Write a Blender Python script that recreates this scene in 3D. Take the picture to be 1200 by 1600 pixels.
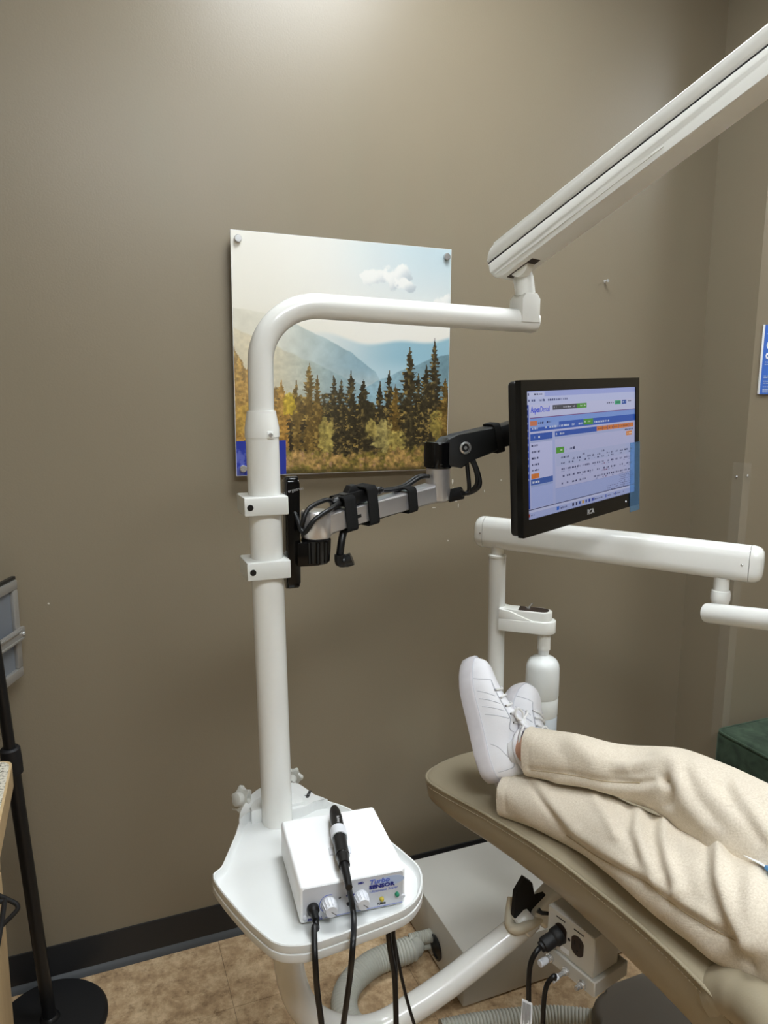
import bpy, bmesh, math, random
import numpy as np
from mathutils import Vector, Matrix
random.seed(7); rng = np.random.default_rng(11)
for o in list(bpy.data.objects): bpy.data.objects.remove(o)
SC = bpy.context.scene
COL = SC.collection
V = Vector
PI = math.pi

# ------------------------------------------------------------------ camera
F = 1130.0
YAW, PITCH, ROLL = (math.radians(a) for a in (22.095, 9.025, 0.3955))
CAM = V((0, 0, 1.505))
FW = V((math.sin(YAW)*math.cos(PITCH), math.cos(YAW)*math.cos(PITCH), -math.sin(PITCH)))
_rt = V((math.cos(YAW), -math.sin(YAW), 0)); _up = _rt.cross(FW)
CR_ = _rt*math.cos(ROLL) + _up*math.sin(ROLL)
CU_ = -_rt*math.sin(ROLL) + _up*math.cos(ROLL)
cd = bpy.data.cameras.new('camera'); cam = bpy.data.objects.new('camera', cd); COL.objects.link(cam)
cam.matrix_world = Matrix(((CR_.x, CU_.x, -FW.x, CAM.x), (CR_.y, CU_.y, -FW.y, CAM.y), (CR_.z, CU_.z, -FW.z, CAM.z), (0, 0, 0, 1)))
cd.sensor_fit = 'VERTICAL'; cd.sensor_height = 36.0; cd.lens = F/1600*36.0; cd.clip_start = 0.02
SC.camera = cam
SC.view_settings.view_transform = 'Standard'; SC.view_settings.look = 'None'
SC.view_settings.gamma = 1.0; SC.view_settings.use_curve_mapping = False
SC.view_settings.exposure = 0.0
w = bpy.data.worlds.new('world'); SC.world = w; w.use_nodes = True
w.node_tree.nodes['Background'].inputs[0].default_value = (0.8, 0.85, 0.9, 1)
w.node_tree.nodes['Background'].inputs[1].default_value = 0.0
LIGHT_E = 28.5                                   # luminance of the ceiling panel lights
LIGHTS = [(0.72, 1.08, 0.58, 0.58), (0.40, -0.85, 1.18, 0.58), (3.00, 0.92, 0.58, 0.88)]

def ray(x, y): x, y = float(x), float(y); return CR_*((x-600)/F) - CU_*((y-800)/F) + FW
def onX(x, y, X): d = ray(x, y); return CAM + d*(X/d.x)
def onY(x, y, Y): d = ray(x, y); return CAM + d*(Y/d.y)
def onZ(x, y, Z): d = ray(x, y); return CAM + d*((Z-CAM.z)/d.z)
def at(x, y, t): return CAM + ray(x, y)*t

# ------------------------------------------------------------------ materials
def srgb(r, g, b):
    f = lambda c: (c/255/12.92) if c/255 <= .04045 else ((c/255+.055)/1.055)**2.4
    return (f(r), f(g), f(b), 1)
def mat(name, col, rough=.5, metal=0., noise=0., nscale=30., col2=None, bump=0., bscale=200., coat=0., spec=.5, trans=0., ior=1.45, emis=None, estr=0., alpha=1.):
    m = bpy.data.materials.new(name); m.use_nodes = True
    nt = m.node_tree; b = nt.nodes['Principled BSDF']
    b.inputs['Base Color'].default_value = col
    b.inputs['Roughness'].default_value = rough; b.inputs['Metallic'].default_value = metal
    b.inputs['Coat Weight'].default_value = coat; b.inputs['Specular IOR Level'].default_value = spec
    b.inputs['Transmission Weight'].default_value = trans; b.inputs['IOR'].default_value = ior
    b.inputs['Alpha'].default_value = alpha
    if emis:
        b.inputs['Emission Color'].default_value = emis; b.inputs['Emission Strength'].default_value = estr
    geo = nt.nodes.new('ShaderNodeNewGeometry')
    if noise or col2:
        n = nt.nodes.new('ShaderNodeTexNoise'); n.inputs['Scale'].default_value = nscale; n.inputs['Detail'].default_value = 6
        nt.links.new(geo.outputs['Position'], n.inputs['Vector'])
        r = nt.nodes.new('ShaderNodeValToRGB'); r.color_ramp.elements[0].position = .3; r.color_ramp.elements[1].position = .7
        c2 = col2 or tuple(max(0, c*(1-noise)) for c in col[:3]) + (1,)
        r.color_ramp.elements[0].color = c2; r.color_ramp.elements[1].color = col
        nt.links.new(n.outputs['Fac'], r.inputs['Fac']); nt.links.new(r.outputs['Color'], b.inputs['Base Color'])
    if bump:
        n2 = nt.nodes.new('ShaderNodeTexNoise'); n2.inputs['Scale'].default_value = bscale; n2.inputs['Detail'].default_value = 3
        nt.links.new(geo.outputs['Position'], n2.inputs['Vector'])
        bp = nt.nodes.new('ShaderNodeBump'); bp.inputs['Strength'].default_value = bump; bp.inputs['Distance'].default_value = .002
        nt.links.new(n2.outputs['Fac'], bp.inputs['Height']); nt.links.new(bp.outputs['Normal'], b.inputs['Normal'])
    return m
M = {}
M['wall'] = mat('taupe_paint', srgb(135, 124, 105), .36, bump=.10, bscale=220, noise=.02, nscale=5)
M['base'] = mat('baseboard_vinyl', srgb(38, 38, 39), .38, bump=.03)
M['base_lip'] = mat('baseboard_toe', srgb(70, 73, 76), .45)
M['ceil'] = mat('ceiling_tile', srgb(186, 185, 182), .9, bump=.2, bscale=90)
M['lamp'] = mat('light_diffuser', (1, 1, 1, 1), .6, emis=(.915, .97, 1.0, 1), estr=LIGHT_E)
M['lampframe'] = mat('light_frame', srgb(235, 235, 232), .4)
M['white'] = mat('white_enamel', srgb(232, 232, 228), .24, coat=.35, noise=.02, nscale=8)
M['white_satin'] = mat('white_satin_cover', srgb(231, 231, 226), .38, noise=.02, nscale=8)
M['clamp'] = mat('light_grey_clamp', srgb(218, 219, 215), .42)
M['traywhite'] = mat('tray_plastic', srgb(222, 224, 223), .33, noise=.02, nscale=14)
M['scaler'] = mat('scaler_white', srgb(245, 246, 248), .38)
M['panelgrey'] = mat('panel_silver', srgb(200, 202, 208), .4)
M['knob'] = mat('knob_pale_grey', srgb(190, 190, 184), .45)
M['kwhite'] = mat('knob_white', srgb(212, 214, 220), .4)
M['blk'] = mat('black_plastic', srgb(20, 20, 21), .34, bump=.05, bscale=600)
M['blkgloss'] = mat('black_gloss', srgb(10, 10, 11), .14, spec=.4)
M['blkmatte'] = mat('black_matte', srgb(16, 16, 18), .58, bump=.05, bscale=500)
M['grey_arm'] = mat('charcoal_arm', srgb(34, 35, 36), .40, bump=.04, bscale=500)
M['velcro'] = mat('velcro_black', srgb(12, 12, 13), .95, bump=.6, bscale=1400)
M['rubber'] = mat('cable_rubber', srgb(11, 11, 13), .40)
M['alu'] = mat('brushed_aluminium', srgb(214, 211, 212), .30, metal=.8, noise=.04, nscale=60)
M['steel'] = mat('steel', srgb(215, 215, 215), .25, metal=.75)
M['frame_alu'] = mat('frame_aluminium', srgb(168, 165, 160), .42, metal=.6)
M['grey_panel'] = mat('grey_backing', srgb(104, 108, 114), .55)
M['vinyl'] = mat('taupe_vinyl', srgb(168, 157, 134), .36, noise=.05, nscale=6, bump=.10, bscale=420)
M['thread'] = mat('stitch_thread', srgb(182, 170, 146), .7)
M['hose'] = mat('grey_hose', srgb(186, 187, 178), .5)
M['floorbox'] = mat('floor_box_white', srgb(205, 203, 196), .4, noise=.03, nscale=9)
M['skin'] = mat('skin', srgb(214, 166, 140), .5, noise=.08, nscale=40)
M['sock'] = mat('white_sock', srgb(226, 226, 228), .9, bump=.4, bscale=700)
M['leather'] = mat('white_leather', srgb(238, 238, 243), .42, bump=.06, bscale=350)
M['leather2'] = mat('white_leather_seam', srgb(202, 203, 211), .5)
M['lining'] = mat('lavender_lining', srgb(176, 176, 200), .8)
M['sole'] = mat('rubber_sole', srgb(214, 211, 216), .55, noise=.06, nscale=60)
M['lace'] = mat('white_lace', srgb(240, 240, 240), .85, bump=.4, bscale=900)
M['bottle'] = mat('milky_bottle', srgb(226, 229, 228), .32, noise=.02)
M['water'] = mat('bottle_filled', srgb(206, 215, 224), .3)
M['clear'] = mat('clear_plastic', srgb(235, 232, 222), .12, alpha=.035)
M['film'] = mat('blue_film', srgb(150, 195, 235), .12, trans=.85, ior=1.1)
M['tissue'] = mat('white_paper', srgb(240, 242, 246), .7)
M['bluetip'] = mat('blue_translucent', srgb(96, 158, 214), .2, trans=.3)
M['signblue'] = mat('sign_blue', srgb(66, 112, 205), .3)
M['signwhite'] = mat('sign_white', srgb(240, 242, 245), .4)
M['ink'] = mat('ink_black', srgb(40, 40, 44), .6)
M['inkblue'] = mat('ink_navy', srgb(36, 44, 130), .5)
M['inkblue2'] = mat('ink_blue', srgb(98, 116, 196), .5)
M['paleblue'] = mat('ink_pale_blue', srgb(178, 194, 222), .5)
M['amber'] = mat('amber_led', srgb(190, 172, 60), .25)
M['green'] = mat('green_led', srgb(40, 130, 98), .25)
M['brownhole'] = mat('socket_brown', srgb(48, 36, 30), .5)
M['cream'] = mat('cream_cover', srgb(220, 212, 192), .55)
M['darkgrey'] = mat('dark_grey_base', srgb(104, 98, 90), .45)
M['pin'] = mat('clear_pin', srgb(235, 235, 235), .15, trans=.6)
M['flake'] = mat('bare_plaster', srgb(206, 200, 190), .8)
M['greyled'] = mat('standby_led', (1, 1, 1, 1), .4, emis=(.7, .8, 1, 1), estr=1.2)
M['logo'] = mat('logo_silver', srgb(170, 170, 172), .4)

def wood():
    m = mat('maple_laminate', srgb(196, 170, 128), .45); nt = m.node_tree; b = nt.nodes['Principled BSDF']
    g = nt.nodes.new('ShaderNodeNewGeometry'); mp = nt.nodes.new('ShaderNodeMapping'); mp.inputs['Scale'].default_value = (26, 26, 2.2)
    n = nt.nodes.new('ShaderNodeTexNoise'); n.inputs['Scale'].default_value = 2.5; n.inputs['Detail'].default_value = 8
    r = nt.nodes.new('ShaderNodeValToRGB'); r.color_ramp.elements[0].color = srgb(182, 154, 112); r.color_ramp.elements[1].color = srgb(208, 184, 144)
    nt.links.new(g.outputs['Position'], mp.inputs[0]); nt.links.new(mp.outputs[0], n.inputs['Vector']); nt.links.new(n.outputs['Fac'], r.inputs['Fac']); nt.links.new(r.outputs[0], b.inputs['Base Color'])
    return m
M['wood'] = wood()
def speckle():
    m = mat('speckled_laminate', srgb(212, 206, 190), .35); nt = m.node_tree; b = nt.nodes['Principled BSDF']
    g = nt.nodes.new('ShaderNodeNewGeometry')
    n = nt.nodes.new('ShaderNodeTexNoise'); n.inputs['Scale'].default_value = 190; n.inputs['Detail'].default_value = 4
    r = nt.nodes.new('ShaderNodeValToRGB'); e = r.color_ramp.elements
    e[0].position = .36; e[0].color = srgb(120, 114, 100); e[1].position = .52; e[1].color = srgb(218, 212, 198)
    nt.links.new(g.outputs['Position'], n.inputs['Vector']); nt.links.new(n.outputs['Fac'], r.inputs['Fac']); nt.links.new(r.outputs[0], b.inputs['Base Color'])
    return m
M['counter'] = speckle()
def floormat():
    m = mat('stone_vinyl_tile', srgb(150, 122, 92), .36, bump=.06, bscale=160); nt = m.node_tree; b = nt.nodes['Principled BSDF']
    g = nt.nodes.new('ShaderNodeNewGeometry')
    n = nt.nodes.new('ShaderNodeTexNoise'); n.inputs['Scale'].default_value = 13; n.inputs['Detail'].default_value = 12; n.inputs['Roughness'].default_value = .80; n.inputs['Distortion'].default_value = .15
    r = nt.nodes.new('ShaderNodeValToRGB'); e = r.color_ramp.elements
    e[0].position = .32; e[0].color = srgb(126, 100, 74); e[1].position = .66; e[1].color = srgb(222, 198, 162)
    k = r.color_ramp.elements.new(.48); k.color = srgb(178, 150, 116)
    n2 = nt.nodes.new('ShaderNodeTexNoise'); n2.inputs['Scale'].default_value = 34; n2.inputs['Detail'].default_value = 5; n2.inputs['Roughness'].default_value = .7
    r2 = nt.nodes.new('ShaderNodeValToRGB'); e = r2.color_ramp.elements
    e[0].position = .33; e[0].color = (.42, .36, .3, 1); e[1].position = .46; e[1].color = (1, 1, 1, 1)
    mx = nt.nodes.new('ShaderNodeMix'); mx.data_type = 'RGBA'; mx.blend_type = 'MULTIPLY'; mx.inputs[0].default_value = .75
    for q, rr in ((n, r), (n2, r2)):
        nt.links.new(g.outputs['Position'], q.inputs['Vector']); nt.links.new(q.outputs['Fac'], rr.inputs['Fac'])
    nt.links.new(r.outputs[0], mx.inputs[6]); nt.links.new(r2.outputs[0], mx.inputs[7]); nt.links.new(mx.outputs[2], b.inputs['Base Color'])
    return m
M['floor'] = floormat()
M['grout'] = mat('tile_joint', srgb(120, 98, 76), .8)
def velvet():
    m = mat('green_velvet', srgb(40, 54, 40), .85, bump=.25, bscale=60); nt = m.node_tree; b = nt.nodes['Principled BSDF']
    b.inputs['Sheen Weight'].default_value = .35; b.inputs['Sheen Roughness'].default_value = .4; b.inputs['Sheen Tint'].default_value = (.5, .7, .55, 1)
    g = nt.nodes.new('ShaderNodeNewGeometry'); n = nt.nodes.new('ShaderNodeTexNoise'); n.inputs['Scale'].default_value = 16; n.inputs['Detail'].default_value = 5; n.inputs['Distortion'].default_value = 1.2
    r = nt.nodes.new('ShaderNodeValToRGB'); r.color_ramp.elements[0].position = .35; r.color_ramp.elements[1].position = .7
    r.color_ramp.elements[0].color = srgb(32, 46, 34); r.color_ramp.elements[1].color = srgb(60, 78, 60)
    nt.links.new(g.outputs['Position'], n.inputs['Vector']); nt.links.new(n.outputs['Fac'], r.inputs['Fac']); nt.links.new(r.outputs[0], b.inputs['Base Color'])
    return m
M['velvet'] = velvet()
def trouserfab():
    m = mat('oatmeal_knit', srgb(214, 198, 170), .92); nt = m.node_tree; b = nt.nodes['Principled BSDF']
    b.inputs['Sheen Weight'].default_value = .25; b.inputs['Sheen Tint'].default_value = (1, .93, .8, 1)
    g = nt.nodes.new('ShaderNodeNewGeometry')
    n = nt.nodes.new('ShaderNodeTexNoise'); n.inputs['Scale'].default_value = 330; n.inputs['Detail'].default_value = 5; n.inputs['Roughness'].default_value = .65
    r = nt.nodes.new('ShaderNodeValToRGB'); r.color_ramp.elements[0].position = .3; r.color_ramp.elements[1].position = .7
    r.color_ramp.elements[0].color = srgb(206, 193, 173); r.color_ramp.elements[1].color = srgb(231, 221, 205)
    nt.links.new(g.outputs['Position'], n.inputs['Vector']); nt.links.new(n.outputs['Fac'], r.inputs['Fac']); nt.links.new(r.outputs[0], b.inputs['Base Color'])
    wv = nt.nodes.new('ShaderNodeTexWave'); wv.inputs['Scale'].default_value = 210; wv.inputs['Distortion'].default_value = 5; wv.inputs['Detail Scale'].default_value = 3
    wv.bands_direction = 'DIAGONAL'
    nt.links.new(g.outputs['Position'], wv.inputs['Vector'])
    bp = nt.nodes.new('ShaderNodeBump'); bp.inputs['Strength'].default_value = .16; bp.inputs['Distance'].default_value = .0012
    nt.links.new(wv.outputs['Fac'], bp.inputs['Height']); nt.links.new(bp.outputs['Normal'], b.inputs['Normal'])
    return m
M['trouser'] = trouserfab()
M['trouser_seam'] = mat('trouser_seam', srgb(196, 178, 148), .95)
def colattr(name, emission=0., rough=.35):
    m = bpy.data.materials.new(name); m.use_nodes = True; nt = m.node_tree; b = nt.nodes['Principled BSDF']
    a = nt.nodes.new('ShaderNodeVertexColor'); a.layer_name = 'print'
    b.inputs['Roughness'].default_value = rough
    if emission:
        b.inputs['Base Color'].default_value = (.01, .01, .012, 1)
        nt.links.new(a.outputs[0], b.inputs['Emission Color']); b.inputs['Emission Strength'].default_value = emission
    else: nt.links.new(a.outputs[0], b.inputs['Base Color'])
    return m
M['print'] = colattr('poster_print', 0, .3)
M['print'].node_tree.nodes['Principled BSDF'].inputs['Specular IOR Level'].default_value = .35
M['screen'] = colattr('lcd_screen', .62, .25)

# ------------------------------------------------------------------ mesh helpers
OFF = {}
def finish(bm, ang=38):
    bm.normal_update(); c = math.cos(math.radians(ang))
    for f in bm.faces: f.smooth = True
    for e in bm.edges:
        if len(e.link_faces) == 2:
            e.smooth = e.link_faces[0].normal.dot(e.link_faces[1].normal) > c
    return bm
def mesh_obj(name, bm, m, origin, ang=38):
    finish(bm, ang)
    bmesh.ops.translate(bm, verts=bm.verts, vec=-V(origin))
    me = bpy.data.meshes.new(name); bm.to_mesh(me); bm.free()
    me.materials.append(M[m] if isinstance(m, str) else m)
    o = bpy.data.objects.new(name, me); COL.objects.link(o); return o
def tag(o, label=None, cat=None, group=None, kind=None):
    if label: o['label'] = label
    if cat: o['category'] = cat
    if group: o['group'] = group
    if kind: o['kind'] = kind
    return o
def thing(name, loc, label, cat, group=None):
    o = bpy.data.objects.new(name, None); COL.objects.link(o); o.location = loc; o.empty_display_size = .05
    OFF[o] = V(loc); return tag(o, label, cat, group)
def part(name, bm, m, parent, label=None, ang=38, kind=None):
    o = mesh_obj(name, bm, m, OFF[parent], ang); o.parent = parent; OFF[o] = OFF[parent]
    return tag(o, label, kind=kind)
def solo(name, bm, m, loc, label, cat, group=None, ang=38, kind=None):
    o = mesh_obj(name, bm, m, loc, ang); o.location = loc; OFF[o] = V(loc); return tag(o, label, cat, group, kind)
def struct(name, bm, m, loc=(0, 0, 0), label=None):
    o = mesh_obj(name, bm, m, loc); o.location = loc; OFF[o] = V(loc); o['kind'] = 'structure'
    if label: o['label'] = label
    return o
X_, Y_, Z_ = V((1, 0, 0)), V((0, 1, 0)), V((0, 0, 1))
def nz(v): return V(v).normalized()
def box(bm, c, s, ax=(X_, Y_, Z_), bev=0., seg=2):
    """box centre c, full sizes s, along axes ax"""
    c = V(c); vs = []
    for k in (-1, 1):
        for j in (-1, 1):
            for i in (-1, 1):
                vs.append(bm.verts.new(c + ax[0]*(i*s[0]/2) + ax[1]*(j*s[1]/2) + ax[2]*(k*s[2]/2)))
    fs = [bm.faces.new([vs[i] for i in q]) for q in ((0, 2, 3, 1), (4, 5, 7, 6), (0, 1, 5, 4), (2, 6, 7, 3), (0, 4, 6, 2), (1, 3, 7, 5))]
    if ax[0].cross(ax[1]).dot(ax[2]) < 0: bmesh.ops.reverse_faces(bm, faces=fs)
    if bev:
        es = list({e for f in fs for e in f.edges})
        bmesh.ops.bevel(bm, geom=es, offset=bev, segments=seg, affect='EDGES', profile=.5)
    return bm
def bx(x0, x1, y0, y1, z0, z1, bev=0., seg=2):
    return box(bmesh.new(), ((x0+x1)/2, (y0+y1)/2, (z0+z1)/2), (x1-x0, y1-y0, z1-z0), bev=bev, seg=seg)
def frame(t, hint=Z_):
    t = nz(t)
    if abs(t.dot(hint)) > .98: hint = X_ if abs(t.x) < .9 else Y_
    a = nz(hint.cross(t)); return a, t.cross(a)
def tube(bm, pts, r, seg=20, cap=True, hint=Z_):
    pts = [V(p) for p in pts]; n = len(pts)
    rs = r if isinstance(r, (list, tuple)) else [r]*n
    rings = []; a = None
    for i, p in enumerate(pts):
        t = nz(pts[min(i+1, n-1)] - pts[max(i-1, 0)])
        if a is None: a, b = frame(t, hint)
        else:
            a = a - t*a.dot(t)
            a = nz(a); b = t.cross(a)
        rings.append([bm.verts.new(p + (a*math.cos(2*PI*k/seg) + b*math.sin(2*PI*k/seg))*rs[i]) for k in range(seg)])
    for i in range(n-1):
        for k in range(seg):
            bm.faces.new((rings[i][k], rings[i][(k+1) % seg], rings[i+1][(k+1) % seg], rings[i+1][k]))
    if cap:
        bm.faces.new(list(reversed(rings[0]))); bm.faces.new(rings[-1])
    return bm
def lathe(bm, prof, o, ax=Z_, seg=28, cap=True):
    """prof: (radius, height) along ax from o"""
    o = V(o); ax = nz(ax); a, b = frame(ax, X_); rings = []
    for r, h in prof:
        rings.append([bm.verts.new(o + ax*h + (a*math.cos(2*PI*k/seg) + b*math.sin(2*PI*k/seg))*max(r, 1e-5)) for k in range(seg)])
    for i in range(len(rings)-1):
        for k in range(seg):
            bm.faces.new((rings[i][k], rings[i][(k+1) % seg], rings[i+1][(k+1) % seg], rings[i+1][k]))
    if cap:
        bm.faces.new(list(reversed(rings[0]))); bm.faces.new(rings[-1])
    return bm
def prism(bm, poly, o, ex, ey, ez, th, bev=0., seg=2, bevtop=True):
    """polygon (x,y) in the ex/ey plane at o, extruded th along ez"""
    o = V(o); ex, ey, ez = V(ex), V(ey), V(ez)
    lo = [bm.verts.new(o + ex*x + ey*y) for x, y in poly]; hi = [bm.verts.new(o + ex*x + ey*y + ez*th) for x, y in poly]
    n = len(poly); fs = [bm.faces.new(list(reversed(lo))), bm.faces.new(hi)]
    for i in range(n): fs.append(bm.faces.new((lo[i], lo[(i+1) % n], hi[(i+1) % n], hi[i])))
    area = sum(poly[i][0]*poly[(i+1) % n][1] - poly[(i+1) % n][0]*poly[i][1] for i in range(n))
    if area*ex.cross(ey).dot(ez) < 0: bmesh.ops.reverse_faces(bm, faces=fs)
    if bev:
        es = list(fs[0].edges) + list(fs[1].edges)
        bmesh.ops.bevel(bm, geom=es, offset=bev, segments=seg, affect='EDGES', profile=.5)
    return bm
def rrect(w_, h_, r, n=5):
    out = []
    for cx, cy, a0 in ((w_/2-r, h_/2-r, 0), (-w_/2+r, h_/2-r, PI/2), (-w_/2+r, -h_/2+r, PI), (w_/2-r, -h_/2+r, 1.5*PI)):
        for i in range(n+1):
            a = a0 + PI/2*i/n; out.append((cx + r*math.cos(a), cy + r*math.sin(a)))
    return out
def cr(pts, n=8, closed=False):
    """Catmull-Rom through points (tuples of any length)"""
    P = [np.array(p, float) for p in pts]; out = []; m = len(P)
    rngi = range(m) if closed else range(m-1)
    for i in rngi:
        if closed: p0, p1, p2, p3 = P[i-1], P[i], P[(i+1) % m], P[(i+2) % m]
        else: p0, p1, p2, p3 = P[max(i-1, 0)], P[i], P[i+1], P[min(i+2, m-1)]
        for k in range(n):
            t = k/n
            out.append(.5*((2*p1) + (-p0+p2)*t + (2*p0-5*p1+4*p2-p3)*t*t + (-p0+3*p1-3*p2+p3)*t**3))
    if not closed: out.append(P[-1])
    return out
def crv(pts, n=8): return [V(p) for p in cr([tuple(p) for p in pts], n)]
def text_bm(s, size, o, ex, ey, ez, th=.0004, align='LEFT', shear=0., bold=0., width=1.):
    c = bpy.data.curves.new('t', 'FONT'); c.body = s; c.size = size; c.align_x = align; c.shear = shear; c.offset = bold; c.resolution_u = 2
    c.extrude = th
    ob = bpy.data.objects.new('t', c); COL.objects.link(ob)
    dg = bpy.context.evaluated_depsgraph_get(); me = bpy.data.meshes.new_from_object(ob.evaluated_get(dg))
    bm = bmesh.new(); bm.from_mesh(me)
    ex, ey, ez = nz(ex), nz(ey), nz(ez)
    for v in bm.verts: v.co = V(o) + ex*v.co.x*width + ey*v.co.y + ez*v.co.z
    bpy.data.objects.remove(ob); bpy.data.curves.remove(c); bpy.data.meshes.remove(me)
    return bm
def grid_print(name, img, o, ex, ey, m, parent):
    """img[row from bottom, col, rgb linear] painted on a flat grid, one face per cell"""
    H_, W_ = img.shape[:2]
    xs, ys = np.meshgrid(np.linspace(0, 1, W_+1), np.linspace(0, 1, H_+1))
    o = V(o) - OFF[parent]
    co = np.array(o)[None, None] + xs[..., None]*np.array(ex) + ys[..., None]*np.array(ey)
    idx = np.arange((W_+1)*(H_+1)).reshape(H_+1, W_+1)
    q = np.stack([idx[:-1, :-1], idx[:-1, 1:], idx[1:, 1:], idx[1:, :-1]], -1).reshape(-1, 4)
    me = bpy.data.meshes.new(name); me.vertices.add((W_+1)*(H_+1)); me.vertices.foreach_set('co', co.reshape(-1).astype(np.float32))
    me.loops.add(q.size); me.loops.foreach_set('vertex_index', q.reshape(-1).astype(np.int32))
    me.polygons.add(len(q)); me.polygons.foreach_set('loop_start', np.arange(0, q.size, 4, dtype=np.int32))
    me.update(calc_edges=True)
    at_ = me.color_attributes.new('print', 'FLOAT_COLOR', 'CORNER')
    c4 = np.ones((len(q), 4, 4), np.float32); c4[..., :3] = img.reshape(-1, 1, 3)
    at_.data.foreach_set('color', c4.reshape(-1))
    me.materials.append(M[m]); ob = bpy.data.objects.new(name, me); COL.objects.link(ob); ob.parent = parent; OFF[ob] = OFF[parent]
    return ob
def lin(img):
    a = img/255.; return np.where(a <= .04045, a/12.92, ((a+.055)/1.055)**2.4)
def screw(parent, c, ax, r=.004, h=.0025, m='steel', name='screw'):
    bm = lathe(bmesh.new(), [(r, 0), (r, h*.5), (r*.75, h), (r*.3, h), (r*.25, h*.5)], c, ax, 14)
    return part(name, bm, m, parent)
# ================================================================== room shell
WY = 1.863            # back wall
CX = 1.886            # where the back wall meets the short return
RY = 1.664            # right wall, proud of the back wall
LX, RX, BY, CH = -.80, 3.6, -3.4, 2.95
floor = struct('floor', bx(LX, RX, BY, WY, -.06, -.003), 'grout')
TS = .457
tile_me = None
x0, y0 = .258 - 3*TS, 1.607 - 10*TS
nx = int((RX-x0)/TS)+2; ny = int((WY-y0)/TS)+2
for i in range(-2, nx):
    for j in range(-2, ny):
        a0, a1 = max(LX, x0+i*TS+.0003), min(RX, x0+(i+1)*TS-.0003)
        b0, b1 = max(BY, y0+j*TS+.0003), min(WY, y0+(j+1)*TS-.0003)
        if a1-a0 < .02 or b1-b0 < .02 or (a0 > CX and b0 > RY): continue
        full = a1-a0 > TS-.002 and b1-b0 > TS-.002
        if full and tile_me:
            o = bpy.data.objects.new('floor_tile', tile_me); COL.objects.link(o); o.location = ((a0+a1)/2, (b0+b1)/2, 0); o.parent = floor
        else:
            c = ((a0+a1)/2, (b0+b1)/2, 0)
            o = mesh_obj('floor_tile', bx(a0, a1, b0, b1, -.003, 0, bev=.0003, seg=1), 'floor', c); o.location = c; o.parent = floor
            if full: tile_me = o.data
struct('wall_back', bx(LX, CX, WY, WY+.1, 0, CH), 'wall')
struct('wall_return', bx(CX, CX+.1, RY+.1, WY+.1, 0, CH), 'wall')
struct('wall_right', bx(CX, RX, RY, RY+.1, 0, CH), 'wall')
struct('wall_far_right', bx(RX, RX+.1, BY, RY+.1, 0, CH), 'wall')
struct('wall_left', bx(LX-.1, LX, BY, WY+.1, 0, CH), 'wall')
struct('wall_behind', bx(LX-.1, RX+.1, BY-.1, BY, 0, CH), 'wall')
struct('ceiling', bx(LX-.1, RX+.1, BY-.1, WY+.1, CH, CH+.08), 'ceil')
def baseboard(name, p, q, nrm):
    """cove base: vertical strip with a lighter toe that flares onto the floor"""
    p, q, nrm = V(p), V(q), V(nrm); d = q-p; L = d.length; d = nz(d)
    prof = [(0, 0), (.0055, 0), (.0055, .096), (.0045, .1015), (0, .1015)]
    o = struct(name, prism(bmesh.new(), prof, p, nrm, Z_, d, L), 'base', p)
    toe = [(.0055, 0), (.017, 0), (.0165, .003), (.0085, .013), (.0055, .0175)]
    part('toe_lip', prism(bmesh.new(), toe, p, nrm, Z_, d, L), 'base_lip', o)
baseboard('baseboard_back', (LX, WY, 0), (CX, WY, 0), (0, -1, 0))
baseboard('baseboard_return', (CX, WY-.018, 0), (CX, RY, 0), (-1, 0, 0))
baseboard('baseboard_right', (CX, RY, 0), (RX, RY, 0), (0, -1, 0))
# ceiling panel lights
for i, (x, y, sx, sy) in enumerate(LIGHTS):
    t = thing('ceiling_light', (x, y, CH), ('small recessed ceiling panel light above the footrest of the dental chair', 'recessed ceiling panel light just behind the headrest end of the dental chair', 'recessed ceiling panel light above the green ottoman')[i], 'ceiling light')
    bm = bmesh.new()
    for (cx, cy, wx, wy) in ((0, sy/2+.012, sx+.05, .025), (0, -sy/2-.012, sx+.05, .025), (sx/2+.012, 0, .025, sy), (-sx/2-.012, 0, .025, sy)):
        box(bm, (x+cx, y+cy, CH-.008), (wx, wy, .016), bev=.003)
    part('frame', bm, 'lampframe', t)
    part('diffuser', bx(x-sx/2, x+sx/2, y-sy/2, y+sy/2, CH-.012, CH-.002), 'lamp', t)
# clear corner guards on the outside corner of the right wall
g = thing('corner_guard', (CX-.001, RY-.001, 0), 'clear plastic corner guard screwed to the outside wall corner', 'corner guard')
bm = bmesh.new(); box(bm, (CX-.0015, RY+.019, .56+.15), (.002, .040, 1.2)); part('side_strip', bm, 'clear', g)
bm = bmesh.new(); box(bm, (CX+.014, RY-.0015, .56+.15), (.030, .002, 1.2)); part('front_strip', bm, 'clear', g)
for z in (1.265, .80):
    screw(g, (CX-.0025, RY+.022, z), (-1, 0, 0), .0042); screw(g, (CX+.016, RY-.0025, z+.004), (0, -1, 0), .0042)
# bare plaster chips on the back wall
wb = bpy.data.objects['wall_back']; OFF[wb] = V((0, 0, 0))
for px, py, sx, sz in ((707, 752, .004, .010), (708, 764, .002, .007), (678, 793, .008, .002), (712, 783, .006, .002), (716, 790, .0015, .008), (783, 750, .004, .0015), (757, 767, .0015, .006), (700, 845, .003, .003), (76, 943, .003, .003)):
    c = onY(px, py, WY-.0004)
    poly = [(sx*math.cos(a)*random.uniform(.6, 1), sz*math.sin(a)*random.uniform(.6, 1)) for a in [k*2*PI/8 for k in range(8)]]
    part('paint_chip', prism(bmesh.new(), poly, c, X_, Z_, -Y_, .0006), 'flake', wb)
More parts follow.
